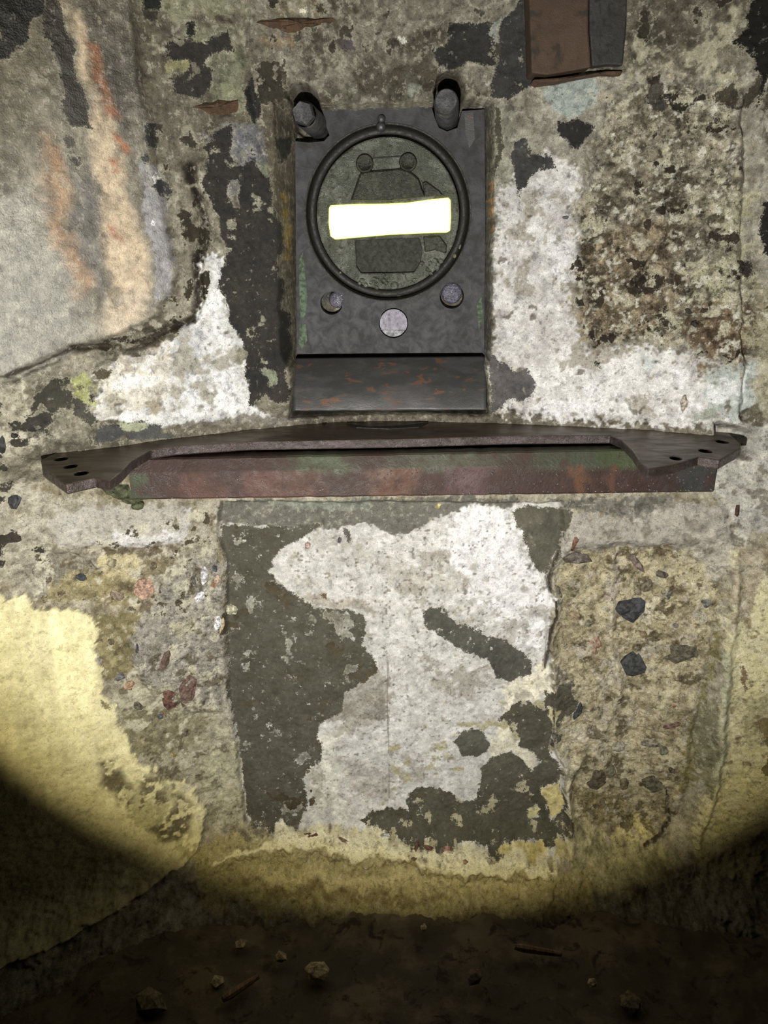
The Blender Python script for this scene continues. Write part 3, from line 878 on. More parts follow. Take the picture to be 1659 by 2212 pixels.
coat([(1000, 1580), (1030, 1574), (1055, 1595), (1056, 1625), (1030, 1636), (1000, 1626), (985, 1605)], (86, 84, 76), 0.008)
coat([(1098, 1530), (1130, 1510), (1165, 1522), (1190, 1490), (1225, 1468), (1242, 1520), (1225, 1560), (1200, 1580), (1192, 1650), (1215, 1680), (1225, 1760), (1217, 1830), (1180, 1848), (1100, 1842), (1050, 1822), (1000, 1832),
      (920, 1832), (860, 1826), (800, 1800), (770, 1762), (800, 1745), (860, 1740), (890, 1745), (888, 1712), (910, 1700), (960, 1706), (1000, 1730), (1030, 1720), (1028, 1690), (1040, 1660), (1060, 1640), (1110, 1622), (1120, 1590), (1080, 1560)], (100, 97, 84), 0.011, (84, 82, 68), 0.004)
for pts, c in (([(1170, 1700), (1212, 1695), (1215, 1740), (1190, 1770), (1175, 1735)], (198, 184, 128)), ([(1140, 1745), (1160, 1735), (1168, 1765), (1145, 1770)], (190, 182, 136)),
               ([(1070, 1825), (1170, 1818), (1180, 1850), (1100, 1848)], (196, 180, 116)), ([(1195, 1820), (1222, 1812), (1224, 1850), (1200, 1862)], (188, 176, 124)),
               ([(1060, 1590), (1110, 1600), (1170, 1640), (1150, 1660), (1100, 1620), (1060, 1640)], (200, 194, 176)), ([(1180, 1530), (1212, 1540), (1200, 1580), (1185, 1560)], (196, 186, 146)), ([(1070, 1560), (1100, 1570), (1110, 1600), (1075, 1592)], (206, 200, 180))):
    wash(pts, c, 0.003, 0.005, 0.95, 0.2)
    bare(pts, 0.006)
wash([(940, 1755), (1050, 1740), (1060, 1800), (980, 1812)], (124, 122, 78), 0.006, 0.006, 0.6)
coat([(742, 1138), (752, 1142), (760, 1170), (748, 1172)], (96, 92, 90), 0.002)
coat([(692, 1285), (705, 1278), (704, 1292)], (104, 84, 68), 0.001)
line([(838, 1430), (837, 1520), (839, 1600), (841, 1720)], (128, 122, 112), 0.0012, 0.0004, 0.8)
for a in ([(1217, 1150), (1195, 1205), (1183, 1245), (1187, 1275)], [(1200, 1300), (1203, 1330), (1187, 1360), (1184, 1400), (1176, 1440)], [(1195, 1530), (1196, 1570), (1190, 1620)], [(1440, 1700), (1446, 1770), (1425, 1805), (1390, 1825)]):
    line(a, (52, 38, 30), 0.002, 0.0015, 0.9)

# ---- lower wall: left side
wash([(0, 1060), (110, 1060), (190, 1080), (300, 1080), (470, 1080), (475, 1300), (300, 1320), (60, 1280), (-60, 1250)], (150, 142, 124), 0.008, 0.006, 0.8, 0.5, (172, 166, 154))
wash(None, (182, 178, 172), 0.006, 0.004, 0.9, 0.25, (164, 158, 148), poly=TR['band_l'])
wash([(240, 1150), (400, 1150), (408, 1110), (380, 1100), (415, 1105), (405, 1172), (250, 1178)], (204, 202, 204), 0.006, 0.004, 0.8)
wash([(180, 1182), (330, 1178), (410, 1185), (330, 1200), (200, 1200)], (112, 98, 78), 0.005, 0.004, 0.85)  # shade under the lip of the smooth band, painted in
wash([(60, 1170), (180, 1190), (260, 1230), (230, 1280), (100, 1280), (40, 1240)], (132, 126, 112), 0.010, 0.008, 0.8, 0.4)
wash([(150, 1230), (300, 1240), (330, 1290), (300, 1320), (180, 1310), (90, 1290)], (148, 136, 96), 0.008, 0.006, 0.8, 0.3)
wash([(220, 1200), (300, 1190), (312, 1230), (300, 1255), (225, 1245)], (180, 168, 132), 0.004, 0.004, 0.85, 0.3)
wash([(310, 1200), (370, 1205), (375, 1235), (310, 1248)], (120, 108, 78), 0.005, 0.005, 0.8, 0.3)
wash([(205, 1330), (300, 1320), (292, 1440), (290, 1445), (235, 1470), (222, 1440), (208, 1400)], (132, 122, 88), 0.004, 0.004, 0.95, 0.25)
wash([(213, 1385), (262, 1360), (265, 1395), (240, 1430), (215, 1415)], (158, 148, 112), 0.006, 0.005, 0.7)
wash(None, (146, 140, 132), 0.005, 0.005, 0.95, 0.4, (166, 160, 150), poly=TR['block'])
wash([(365, 1345), (420, 1335), (432, 1360), (395, 1375), (368, 1365)], (178, 170, 146), 0.004, 0.005, 0.85)
wash([(370, 1270), (420, 1250), (432, 1270), (400, 1300)], (176, 172, 152), 0.004, 0.006, 0.8, 0.5)
wash([(230, 1500), (290, 1450), (480, 1530), (492, 1560), (500, 1700), (520, 1780), (450, 1800), (445, 1740), (400, 1680), (300, 1640)], (152, 146, 124), 0.008, 0.006, 0.9, 0.4, (172, 166, 144))
wash([(250, 1530), (380, 1540), (480, 1545), (400, 1620), (300, 1640), (262, 1570)], (134, 126, 98), 0.008, 0.006, 0.8, 0.4)
wash([(470, 1620), (512, 1600), (522, 1780), (480, 1780), (430, 1680)], (176, 172, 146), 0.012, 0.008, 0.8, 0.3)
wash(None, (220, 211, 164), 0.003, 0.003, 1, 0.10, (228, 220, 178), poly=TR['yellow'])
r = sdf(TR['yellow'], 0.003)
sl, s = r
k = (sstep(s, -0.003, 0.004) * np.clip(streak[sl] * 0.28, -0.2, 0.12))[..., None]
CB[sl] *= 1 + k
wash([(235, 1640), (300, 1690), (400, 1800), (390, 1850), (280, 1760)], (170, 164, 120), 0.012, 0.008, 0.7)
coat([(219, 1512), (235, 1518), (238, 1532), (226, 1530)], (124, 116, 86), 0.001)

# ---- foot of the wall
wash([(400, 1840), (540, 1795), (700, 1800), (860, 1835), (1100, 1850), (1230, 1880), (1280, 1900), (1280, 2000), (850, 2030), (450, 1960)], (182, 172, 126), 0.008, 0.006, 0.9, 0.35, (158, 146, 102))
wash([(560, 1795), (640, 1785), (720, 1795), (880, 1815), (940, 1810), (1050, 1840), (1150, 1860), (1150, 1878), (900, 1850), (650, 1815)], (212, 204, 172), 0.005, 0.005, 0.9, 0.3, (186, 176, 142))
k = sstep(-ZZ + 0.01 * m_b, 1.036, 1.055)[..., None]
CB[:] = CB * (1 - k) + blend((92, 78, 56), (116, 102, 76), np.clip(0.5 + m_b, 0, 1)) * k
# general small-scale unevenness of tone
CB *= (1 + (0.10 + 0.25 * ROUGH) * m_c)[..., None]
np.clip(CB, 0.004, 0.9, out=CB)
np.clip(CO, 0.004, 0.9, out=CO)



def scatter(pts, c, cell, thr, op=1.0, over=False, c2=None, soft=0.06):
    """many small ragged patches of one tone inside a traced outline"""
    r = sdf(trace(pts), 0.010, 0.02)
    if r is None: return
    sl, s = r
    n = fbm(cell, 5, 0.62)[sl]
    if over == 'bare':
        k = sstep(n, thr - 0.12, thr + 0.02) * sstep(s, -0.004, 0.004) * op
        CB[sl] = CB[sl] * (1 - k)[..., None] + lin(c)[None, None, :] * k[..., None]
        v = np.clip(np.maximum((thr - n) * cell * 1.1, -s) / 0.008, -1, 1)
        MASK[sl] = np.minimum(MASK[sl], v)
    elif over:
        v = np.clip(np.minimum((n - thr) * cell * 1.1, s) / 0.008, -1, 1)
        sel = (v > MASK[sl]) & (v > -0.9)
        col = blend(c, c2 or tuple(min(255, int(x * 1.25)) for x in c), np.clip(0.5 + m_b[sl], 0, 1))
        t_ = CO[sl]
        t_[sel] = col[sel]
        MASK[sl] = np.maximum(MASK[sl], v)
    else:
        k = sstep(n, thr - soft, thr + soft) * sstep(s, -0.01, 0.01) * op
        CB[sl] = CB[sl] * (1 - k)[..., None] + lin(c)[None, None, :] * k[..., None]


TOPL_ = [(290, -60), (640, -60), (640, 260), (600, 330), (340, 340)]
TOPM_ = [(520, -60), (1140, -60), (1060, 225), (640, 225)]
TOPR_ = [(1360, -60), (1620, -60), (1600, 200), (1300, 260), (1290, 200), (1360, 160)]
WHR_ = [(1065, 430), (1240, 400), (1265, 735), (1440, 750), (1620, 780), (1600, 900), (1160, 895), (1065, 780)]
WHL_ = [(440, 560), (480, 560), (540, 880), (220, 905), (220, 830), (420, 700)]
LEDGE_ = [(0, 830), (100, 830), (120, 1000), (90, 1240), (-60, 1240), (-60, 830)]
LL_ = [(60, 1190), (480, 1090), (485, 1320), (300, 1330), (80, 1290)]
LL2_ = [(230, 1460), (490, 1300), (515, 1780), (440, 1790), (300, 1640)]
STRIP_ = [(365, 360), (450, 360), (445, 690), (350, 730), (200, 770), (160, 745), (345, 690), (385, 600)]
scatter(TOPL_, (62, 58, 50), 0.045, 0.34, over=True)
scatter(TOPL_, (164, 158, 138), 0.03, 0.32, 0.7)
scatter(TOPL_, (150, 152, 124), 0.05, 0.30, 0.6)
scatter(TOPM_, (72, 68, 60), 0.022, 0.42, over=True)
scatter(TOPM_, (168, 162, 148), 0.03, 0.34, 0.7)
scatter(TOPM_, (82, 74, 62), 0.04, 0.22, 0.7)
scatter(TOPR_, (58, 54, 46), 0.03, 0.34, over=True)
scatter(TOPR_, (176, 170, 148), 0.02, 0.25, 0.8)
scatter(BROKEN_UR, (60, 52, 44), 0.018, 0.40, over=True)
scatter(BROKEN_UR, (72, 62, 50), 0.03, 0.22, 0.75)
scatter(BROKEN_UR, (190, 184, 162), 0.020, 0.26, 0.85)
scatter(BROKEN_UR, (206, 202, 190), 0.010, 0.36, 0.85)
scatter(WHR_, (150, 142, 128), 0.035, 0.26, 0.7)
scatter(WHR_, (112, 104, 92), 0.016, 0.44, 0.8)
scatter(WHR_, (226, 225, 230), 0.05, 0.25, 0.6)
scatter(WHL_, (152, 144, 128), 0.03, 0.28, 0.7)
scatter(WHL_, (110, 102, 90), 0.014, 0.46, 0.8)
scatter(WHL_, (226, 226, 232), 0.04, 0.25, 0.6)
scatter(STRIP_, (58, 52, 42), 0.02, 0.28, over=True)
scatter(STRIP_, (172, 166, 150), 0.015, 0.28, 0.8)
scatter(LEDGE_, (60, 56, 50), 0.022, 0.34, over=True)
scatter(LEDGE_, (186, 180, 164), 0.02, 0.22, 0.8)
scatter(LL_, (104, 92, 72), 0.025, 0.28, 0.8)
scatter(LL_, (196, 190, 172), 0.02, 0.28, 0.8)
scatter(LL_, (84, 74, 62), 0.010, 0.45, over=True)
scatter(LL2_, (108, 98, 78), 0.022, 0.28, 0.8)
scatter(LL2_, (192, 186, 166), 0.02, 0.28, 0.8)
scatter(EXPOSED_R, (190, 180, 150), 0.028, 0.26, 0.8)
scatter(EXPOSED_R, (96, 84, 60), 0.024, 0.30, 0.8)
scatter(EXPOSED_R, (176, 168, 154), 0.012, 0.36, 0.8)
scatter([(1235, 1110), (1570, 1090), (1580, 1200), (1250, 1190)], (128, 120, 108), 0.03, 0.2, 0.7)
scatter([(1540, 930), (1660, 930), (1660, 1230), (1560, 1180)], (116, 110, 98), 0.025, 0.25, 0.8)
scatter([(1590, 1250), (1700, 1200), (1700, 1700), (1560, 1700)], (136, 122, 92), 0.018, 0.38, 0.85)
scatter([(600, 1150), (1180, 1100), (1190, 1480), (900, 1700), (700, 1750), (650, 1680), (820, 1450), (660, 1280)], (150, 142, 130), 0.04, 0.28, 0.6)
scatter([(600, 1150), (1180, 1100), (1190, 1480), (900, 1700), (700, 1750), (650, 1680), (820, 1450), (660, 1280)], (112, 100, 88), 0.006, 0.56, 0.7)
scatter(PANEL, (112, 104, 92), 0.03, 0.30, 0.45)
scatter([(400, 1840), (560, 1800), (1240, 1880), (1280, 1960), (450, 1960)], (128, 114, 80), 0.02, 0.40, 0.6)
line([(470, 1850), (560, 1825), (640, 1822), (760, 1840), (900, 1852), (1050, 1868), (1200, 1885)], (232, 224, 186), 0.005, 0.006, 0.8)  # highlight along the foot of the wall, painted as pale lines
line([(600, 1800), (700, 1806), (800, 1822), (940, 1826), (1060, 1848), (1180, 1872)], (226, 220, 190), 0.005, 0.008, 0.8)
line([(560, 1880), (700, 1895), (850, 1900), (1000, 1905), (1150, 1915)], (204, 192, 146), 0.006, 0.010, 0.6)
line([(520, 1900), (650, 1915), (800, 1925), (960, 1935)], (120, 104, 70), 0.005, 0.010, 0.6)
DKL_ = [(478, 1132), (690, 1132), (590, 1212), (600, 1255), (682, 1316), (780, 1332), (810, 1450), (690, 1560), (700, 1640), (650, 1790), (537, 1785), (492, 1500), (487, 1200)]
scatter(DKL_, (128, 125, 114), 0.030, 0.48, over='bare')
scatter(DKL_, (140, 137, 126), 0.010, 0.62, over='bare')
scatter(DKL_, (78, 70, 54), 0.05, 0.25, over=True)
scatter([(890, 1510), (1240, 1460), (1230, 1850), (780, 1820), (780, 1740)], (170, 162, 134), 0.022, 0.38, over='bare')
scatter([(445, 280), (600, 330), (628, 870), (530, 880), (475, 620), (440, 400)], (140, 138, 122), 0.016, 0.46, over='bare')
scatter([(360, 60), (500, 60), (480, 220), (360, 220)], (124, 120, 106), 0.014, 0.42, over='bare')
scatter([(920, 30), (1080, 30), (1170, 200), (1050, 220), (930, 160)], (124, 120, 108), 0.014, 0.42, over='bare')
scatter([(905, 1310), (1145, 1310), (1145, 1475), (905, 1475)], (168, 164, 154), 0.012, 0.48, over='bare')
for pts in ([(218, 1630), (255, 1625), (285, 1700), (300, 1750), (260, 1742), (226, 1700)], [(298, 1680), (345, 1680), (360, 1735), (310, 1740)], [(375, 1705), (405, 1720), (412, 1805), (350, 1830), (320, 1790), (362, 1760)]):
    scatter(pts, (104, 94, 72), 0.011, -0.05, 0.9, soft=0.10)
# cheeks of the port
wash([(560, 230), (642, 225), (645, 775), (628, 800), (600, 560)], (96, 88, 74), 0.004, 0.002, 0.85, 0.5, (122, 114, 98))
wash([(612, 420), (622, 430), (626, 560), (616, 560)], (150, 124, 62), 0.003, 0.001, 0.8)  # yellow glow of the slit on the left cheek, painted on
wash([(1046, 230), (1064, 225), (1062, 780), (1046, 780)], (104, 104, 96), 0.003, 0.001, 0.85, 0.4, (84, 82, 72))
wash([(1052, 400), (1060, 395), (1060, 490), (1053, 500)], (176, 128, 78), 0.002, 0.001, 0.9)  # orange glow of the slit on the right cheek, painted on
# contrast curve over the wall colours, dark tones lowered most
for A_ in (CB, CO):
    Y_ = A_ @ np.array([0.25, 0.65, 0.10], np.float32)
    A_ *= (np.clip(Y_, 0.003, 1) ** 0.20 * 1.04)[..., None]
    np.clip(A_, 0.003, 0.88, out=A_)

# ------------------------------------------------------------------ wall objects cut out of the one relief
wall = None
REG = np.zeros((NZ - 1, NX - 1), np.int8)
for rid, nm in ((1, 'panel'), (2, 'yellow'), (3, 'recess'), (4, 'exposed'), (5, 'broken')):
    sl, s = sdf(TR[nm], 0.003 if nm != 'panel' else 0.002)
    full = np.zeros(D.shape, bool)
    full[sl] = s > 0
    REG[full[:-1, :-1]] = rid


def region_mesh(rid, name):
    jj, ii = np.nonzero(REG == rid)
    v00 = jj * NX + ii
    quads = np.stack([v00, v00 + 1, v00 + NX + 1, v00 + NX], 1)
    used, inv = np.unique(quads, return_inverse=True)
    quads = inv.reshape(-1, 4).astype(np.int32)
    P = np.stack([XX.ravel()[used], D.ravel()[used], ZZ.ravel()[used]], 1).astype(np.float32)
    me = bpy.data.meshes.new(name)
    me.vertices.add(len(P))
    me.vertices.foreach_set('co', P.ravel())
    me.loops.add(quads.size)
    me.loops.foreach_set('vertex_index', quads.ravel())
    me.polygons.add(len(quads))
    me.polygons.foreach_set('loop_start', np.arange(0, quads.size, 4, dtype=np.int32))
    me.polygons.foreach_set('use_smooth', np.ones(len(quads), bool))
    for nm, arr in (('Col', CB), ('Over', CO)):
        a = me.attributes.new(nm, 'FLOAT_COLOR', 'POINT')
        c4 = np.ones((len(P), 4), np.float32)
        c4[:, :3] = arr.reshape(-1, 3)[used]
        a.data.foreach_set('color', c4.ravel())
    for nm, arr in (('Mask', MASK), ('Rough', ROUGH), ('Wet', WET)):
        a = me.attributes.new(nm, 'FLOAT', 'POINT')
        a.data.foreach_set('value', arr.ravel()[used].astype(np.float32))
    me.update(calc_edges=True)
    return me


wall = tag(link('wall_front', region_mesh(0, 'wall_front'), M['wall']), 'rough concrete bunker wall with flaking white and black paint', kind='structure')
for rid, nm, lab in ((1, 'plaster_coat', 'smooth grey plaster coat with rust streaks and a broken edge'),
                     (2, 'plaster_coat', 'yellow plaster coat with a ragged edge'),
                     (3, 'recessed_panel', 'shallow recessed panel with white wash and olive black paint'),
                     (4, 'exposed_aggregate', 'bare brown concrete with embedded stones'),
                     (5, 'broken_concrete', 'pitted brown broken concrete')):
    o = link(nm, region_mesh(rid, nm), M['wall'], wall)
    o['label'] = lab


# ------------------------------------------------------------------ pieces set in the wall
def piece(name, pts, c, proud=0.004, sunk=0.006, seed=0, mat=None, parent=None, label=None, dome=0.55):
    """a stone or fragment set in the wall: its outline, bulging out of the surface"""
    rnd = random.Random(seed)
    P = [Vector(cast(*q)) for q in pts]
    cen = sum(P, Vector()) / len(P)
    n = Vector((0, 0, 0))
    for a, b in zip(P, P[1:] + P[:1]): n += (a - cen).cross(b - cen)
    n.normalize()
    if n.y > 0: n = -n
    bm = bmesh.new()
    r0 = [bm.verts.new(p - n * sunk) for p in P]
    r1 = [bm.verts.new(cen + (p - cen) * 0.97 + n * (proud * 0.5 + rnd.uniform(-1, 1) * proud * 0.25)) for p in P]
    r2 = [bm.verts.new(cen + (p - cen) * dome + n * (proud + rnd.uniform(-1, 1) * proud * 0.35)) for p in P]
    top = bm.verts.new(cen + n * proud * rnd.uniform(0.9, 1.25))
    k = len(P)
    for i in range(k):
        j = (i + 1) % k
        bm.faces.new([r0[i], r0[j], r1[j], r1[i]])
        bm.faces.new([r1[i], r1[j], r2[j], r2[i]])
        bm.faces.new([r2[i], r2[j], top])
    bm.faces.new(list(reversed(r0)))
    o = bm_obj(name, bm, mat or stone_mat(c), parent or wall)
    if label: o['label'] = label
    return o


def blob(cx, cy, rx, ry, n=8, seed=0, rot=0.0):
    rnd = random.Random(seed)
    out = []
    for i in range(n):
        a = 2 * math.pi * i / n + rnd.uniform(-0.2, 0.2)
        x, y = rx * math.cos(a) * rnd.uniform(0.8, 1.15), ry * math.sin(a) * rnd.uniform(0.8, 1.15)
        out.append((cx + x * math.cos(rot) - y * math.sin(rot), cy + x * math.sin(rot) + y * math.cos(rot)))
    return out


# stones of the bare concrete on the right
piece('stone', [(1328, 1316), (1336, 1298), (1362, 1291), (1384, 1288), (1394, 1297), (1392, 1318), (1380, 1330), (1366, 1344), (1350, 1338), (1338, 1330)], (62, 62, 68), 0.007, label='large dark grey stone', seed=1)
piece('stone', [(1339, 1430), (1358, 1408), (1372, 1400), (1384, 1415), (1396, 1440), (1392, 1452), (1366, 1460), (1352, 1458)], (60, 61, 62), 0.007, label='dark angular stone', seed=2)
piece('stone', [(1446, 1393), (1470, 1391), (1506, 1395), (1506, 1415), (1482, 1424), (1458, 1434), (1446, 1426), (1430, 1420), (1448, 1412)], (92, 84, 64), 0.006, label='brown flat stone', seed=3)
for i, (cx, cy, rx, ry, rot, c) in enumerate([
        (1397, 1263, 14, 18, 0.4, (112, 98, 74)), (1428, 1240, 16, 9, 0.3, (92, 82, 68)), (1375, 1215, 26, 9, 0.85, (128, 108, 96)), (1285, 1392, 16, 26, 0.2, (150, 112, 88)),
        (1390, 1368, 11, 7, -0.3, (132, 112, 76)), (1524, 1300, 12, 12, 0.2, (112, 112, 102)), (1512, 1253, 10, 7, 0, (186, 172, 126)), (1444, 1285, 6, 12, 0.5, (104, 100, 96)),
        (1454, 1524, 7, 6, 0, (150, 116, 82)), (1526, 1384, 5, 8, 0, (146, 96, 66)), (1205, 1285, 8, 22, -0.1, (104, 100, 86)), (1452, 1566, 20, 9, -0.2, (128, 92, 76)),
        (1248, 1535, 8, 22, 0.45, (58, 60, 68)), (1408, 1693, 26, 18, 0.45, (92, 88, 66)), (1288, 1683, 22, 26, 0.5, (86, 76, 54)), (1348, 1692, 12, 14, 0.2, (108, 94, 66)),
        (1320, 1665, 12, 16, 0.4, (116, 110, 88)), (1450, 1662, 8, 7, 0, (92, 84, 66)), (1432, 1620, 14, 12, 0.3, (112, 108, 84)), (1400, 1605, 30, 7, 0.15, (128, 118, 98)),
        (1335, 1610, 16, 14, 0.4, (150, 142, 122)), (1300, 1730, 10, 5, 0.5, (112, 96, 66)), (1460, 1350, 8, 6, 0.2, (110, 100, 96)), (1425, 1330, 22, 12, 0.2, (170, 158, 122)),
        (1450, 1302, 18, 8, -0.4, (176, 162, 118)), (1240, 1330, 14, 12, 0, (150, 128, 92)), (1235, 1275, 18, 14, 0.3, (128, 118, 84)), (1270, 1345, 10, 8, 0, (120, 112, 92))]):
    piece('stone', blob(cx, cy, rx, ry, 8, i, rot), c, 0.0045, seed=i + 10)
piece('rusted_bar', [(1231, 1188), (1236, 1172), (1240, 1158), (1253, 1154), (1250, 1164), (1242, 1180), (1237, 1189)], (128, 82, 60), 0.005, label='short stub of rusted reinforcement')
piece('rusted_bar', [(1586, 1112), (1590, 1090), (1597, 1090), (1596, 1112), (1592, 1117)], (84, 50, 38), 0.004)
piece('wood_plug', [(1213, 1205), (1240, 1190), (1266, 1196), (1280, 1212), (1250, 1216), (1220, 1215)], (108, 96, 86), 0.006, label='grey splintered wood plug')
# stones of the bare concrete on the left
for i, (cx, cy, rx, ry, rot, c) in enumerate([
        (310, 1272, 27, 22, -0.5, (186, 138, 112)), (368, 1510, 20, 22, 0, (112, 70, 56)), (404, 1490, 22, 34, 0.2, (116, 84, 72)), (356, 1425, 10, 24, 0.45, (112, 84, 70)),
        (175, 1246, 11, 10, 0.3, (62, 70, 76)), (278, 1480, 14, 10, -0.4, (176, 136, 102)), (258, 1462, 13, 8, -0.4, (108, 108, 112)), (440, 1242, 9, 20, 0.1, (205, 203, 208)),
        (432, 1288, 10, 16, 0.7, (214, 212, 220)), (470, 1345, 9, 16, 0.2, (214, 212, 218)), (478, 1350, 5, 18, 0.2, (196, 168, 126)), (420, 1255, 5, 20, -0.4, (96, 94, 94)),
        (464, 1228, 6, 9, 0, (78, 84, 88)), (463, 1264, 8, 7, 0, (152, 110, 72)), (470, 1250, 7, 12, 0.3, (186, 150, 126)), (240, 1385, 8, 8, 0, (104, 94, 66)),
        (345, 1546, 8, 6, 0, (84, 90, 96)), (297, 1525, 12, 10, 0.2, (98, 94, 72)), (385, 1300, 8, 7, 0, (96, 82, 64)), (296, 1400, 4, 12, 0, (84, 82, 86)),
        (402, 1582, 5, 8, 0.3, (104, 84, 74)), (352, 1540, 5, 4, 0, (160, 110, 76)), (375, 1630, 6, 5, 0, (206, 176, 84)), (500, 1317, 14, 14, 0, (196, 190, 156)),
        (240, 1215, 12, 12, 0.4, (150, 138, 106)), (252, 1285, 18, 10, 0.5, (150, 128, 104)), (330, 1222, 8, 10, 0.4, (112, 98, 70)), (395, 1395, 16, 6, -0.3, (150, 142, 130))]):
    piece('stone', blob(cx, cy, rx, ry, 8, i + 50, rot), c, 0.0045, seed=i + 60)
piece('stone', blob(30, 1082, 14, 18, 8, 201, 0.5), (66, 66, 72), 0.008, seed=3, label='dark grey pebble at the left edge')
piece('stone', blob(3, 962, 9, 22, 8, 202, 0.0), (58, 58, 60), 0.006, seed=4)
piece('stone', blob(30, 940, 9, 6, 8, 203, 0.0), (60, 54, 48), 0.004, seed=5)
# fragments along the foot of the panel and elsewhere
for i, (cx, cy, rx, ry, rot, c) in enumerate([
        (668, 1804, 24, 8, 0.0, (106, 66, 52)), (742, 1815, 14, 5, 0.5, (150, 124, 100)), (925, 1832, 13, 5, 0.3, (128, 76, 60)), (966, 1835, 16, 6, 0.0, (170, 120, 100)),
        (900, 1828, 5, 12, 0.3, (126, 80, 62)), (832, 1806, 12, 7, 0, (190, 190, 186)), (1005, 1862, 6, 6, 0, (150, 120, 86)), (894, 1855, 7, 5, 0, (140, 110, 86)),
        (1062, 1860, 12, 10, 0.4, (172, 162, 130)), (666, 1176, 8, 10, 0.4, (186, 150, 136)), (945, 1092, 11, 6, -0.3, (212, 190, 110)), (733, 1165, 5, 9, 0.2, (92, 90, 94)),
        (1450, 603, 12, 14, 0.2, (74, 60, 48)), (1500, 700, 10, 8, 0.4, (60, 50, 42)), (1222, 470, 9, 5, 0, (98, 98, 104)), (1595, 577, 12, 16, -0.3, (62, 54, 48)),
        (1487, 672, 9, 6, 0.4, (66, 58, 50)), (1265, 648, 7, 20, -0.2, (120, 104, 88)), (1398, 853, 10, 10, 0, (198, 188, 182)), (1478, 872, 10, 22, 0.1, (176, 160, 138))]):
    piece('fragment', blob(cx, cy, rx, ry, 8, i + 120, rot), c, 0.004, seed=i + 130)
piece('rusted_bar', [(550, 50), (562, 44), (600, 40), (640, 38), (672, 40), (700, 42), (716, 40), (736, 48), (718, 52), (700, 53), (676, 58), (660, 60), (645, 72), (622, 72), (600, 66), (582, 62), (568, 54)], (90, 62, 40), 0.005, label='long rusted reinforcement end above the port', mat=M['rustbar'])
piece('rusted_bar', [(410, 232), (428, 228), (440, 222), (455, 222), (470, 216), (492, 218), (514, 216), (516, 230), (513, 242), (495, 246), (478, 250), (462, 246), (448, 248), (438, 238), (425, 234)], (96, 68, 40), 0.005, mat=M['rustbar'], label='flaking rusted bar left of the port')

# ------------------------------------------------------------------ floor
fx = np.linspace(-1.0, 1.0, 240)
fy = np.linspace(-1.1, 0.1, 150)
FX, FY = np.meshgrid(fx, fy)
FLOOR_Z = -1.045
verts = []
for x, y in zip(FX.ravel(), FY.ravel()):
    h = mnoise.fractal(Vector((x * 7, y * 7, 1.3)), 0.9, 2.1, 5) * 0.012 + mnoise.noise(Vector((x * 2.2, y * 2.2, 4))) * 0.012
    verts.append((x, y, FLOOR_Z + h))
idx = np.arange(240 * 150).reshape(150, 240)
faces = np.stack([idx[:-1, :-1], idx[:-1, 1:], idx[1:, 1:], idx[1:, :-1]], -1).reshape(-1, 4).tolist()
me = bpy.data.meshes.new('floor')
me.from_pydata(verts, [], faces)
M['floor'] = mat_steel('dirt_floor', (84, 74, 58), (110, 98, 78), (58, 50, 40), 14, (0.8, 0.95), 0.0, 1.0, grain=0.9)
tag(link('floor', me, M['floor'], None, True), 'uneven dark earth floor with rubble', kind='structure')

# loose rubble on the floor
M['chip'] = mat_stone('pale_chip', (168, 152, 120))
M['stick'] = mat_steel('old_wood', (112, 88, 60), (140, 112, 80), (80, 62, 44), 40, (0.7, 0.9), 0.0, 0.5, stretch=(4, 1, 1))


def chip(px, py, r, label, seed, c=None):
    rnd = random.Random(seed)
    p = on_level(px, py, FLOOR_Z + 0.012)
    bm = bmesh.new()
    bmesh.ops.create_icosphere(bm, subdivisions=1, radius=r)
    sx, sy, sz = rnd.uniform(0.8, 1.4), rnd.uniform(0.7, 1.1), rnd.uniform(0.45, 0.7)
    for v in bm.verts:
        v.co = Vector((v.co.x * sx, v.co.y * sy, v.co.z * sz)) * rnd.uniform(0.8, 1.2)
    o = bm_obj('rubble_chip', bm, stone_mat(c) if c else M['chip'])
    o.location = p
    o.rotation_euler = (0, 0, rnd.uniform(0, 6))
    return tag(o, label, 'stone', 'loose rubble on the dark floor')


def stick(a, b, r, label):
    A, B = Vector(on_level(*a, FLOOR_Z + 0.02)), Vector(on_level(*b, FLOOR_Z + 0.014))
    bm = bmesh.new()
    L = (B - A).length
    lathe(bm, (0, 0, 0), B - A, [(0, 0), (r * 0.7, 0.001), (r, L * 0.2), (r * 0.85, L * 0.6), (r * 0.6, L * 0.97), (0, L)], 8)
    o = bm_obj('wood_splinter', bm, M['stick'])
    o.location = A
    return tag(o, label, 'stick', 'splinters on the dark floor')


chip(606, 2068, 0.011, 'pale stone chip lying left of centre on the dark floor', 1)
chip(685, 2095, 0.016, 'largest pale stone chip near the centre of the dark floor', 2)
chip(470, 2122, 0.012, 'pale angular chip beside the splinter on the left floor', 3)
chip(325, 2165, 0.030, 'yellowish lump of plaster on the lower left floor', 4, (120, 108, 70))
chip(1280, 2123, 0.007, 'small pale chip on the right of the dark floor', 5)
chip(520, 2040, 0.009, 'small chip below the left corner of the wall foot', 6)
chip(915, 2005, 0.008, 'round chip right under the middle of the wall foot', 7)
chip(1360, 2165, 0.018, 'yellow brown lump on the lower right floor', 8, (120, 104, 66))
chip(1025, 2110, 0.014, 'reddish stone on the floor right of the middle', 9, (112, 84, 66))
stick((480, 2160), (560, 2108), 0.006, 'thin wooden splinter slanting across the left floor')
stick((1110, 2045), (1215, 2062), 0.006, 'pale splinter lying flat on the right floor')

# ------------------------------------------------------------------ observation port
PY = 0.165          # front face of the frame plate
port = tag(empty('observation_port', at(845, 765, PY)), 'square dark steel observation port with round shutter and glowing slit', 'hatch')


def P3(pts, Y): return [tuple(at(q[0], q[1], Y)) for q in pts]


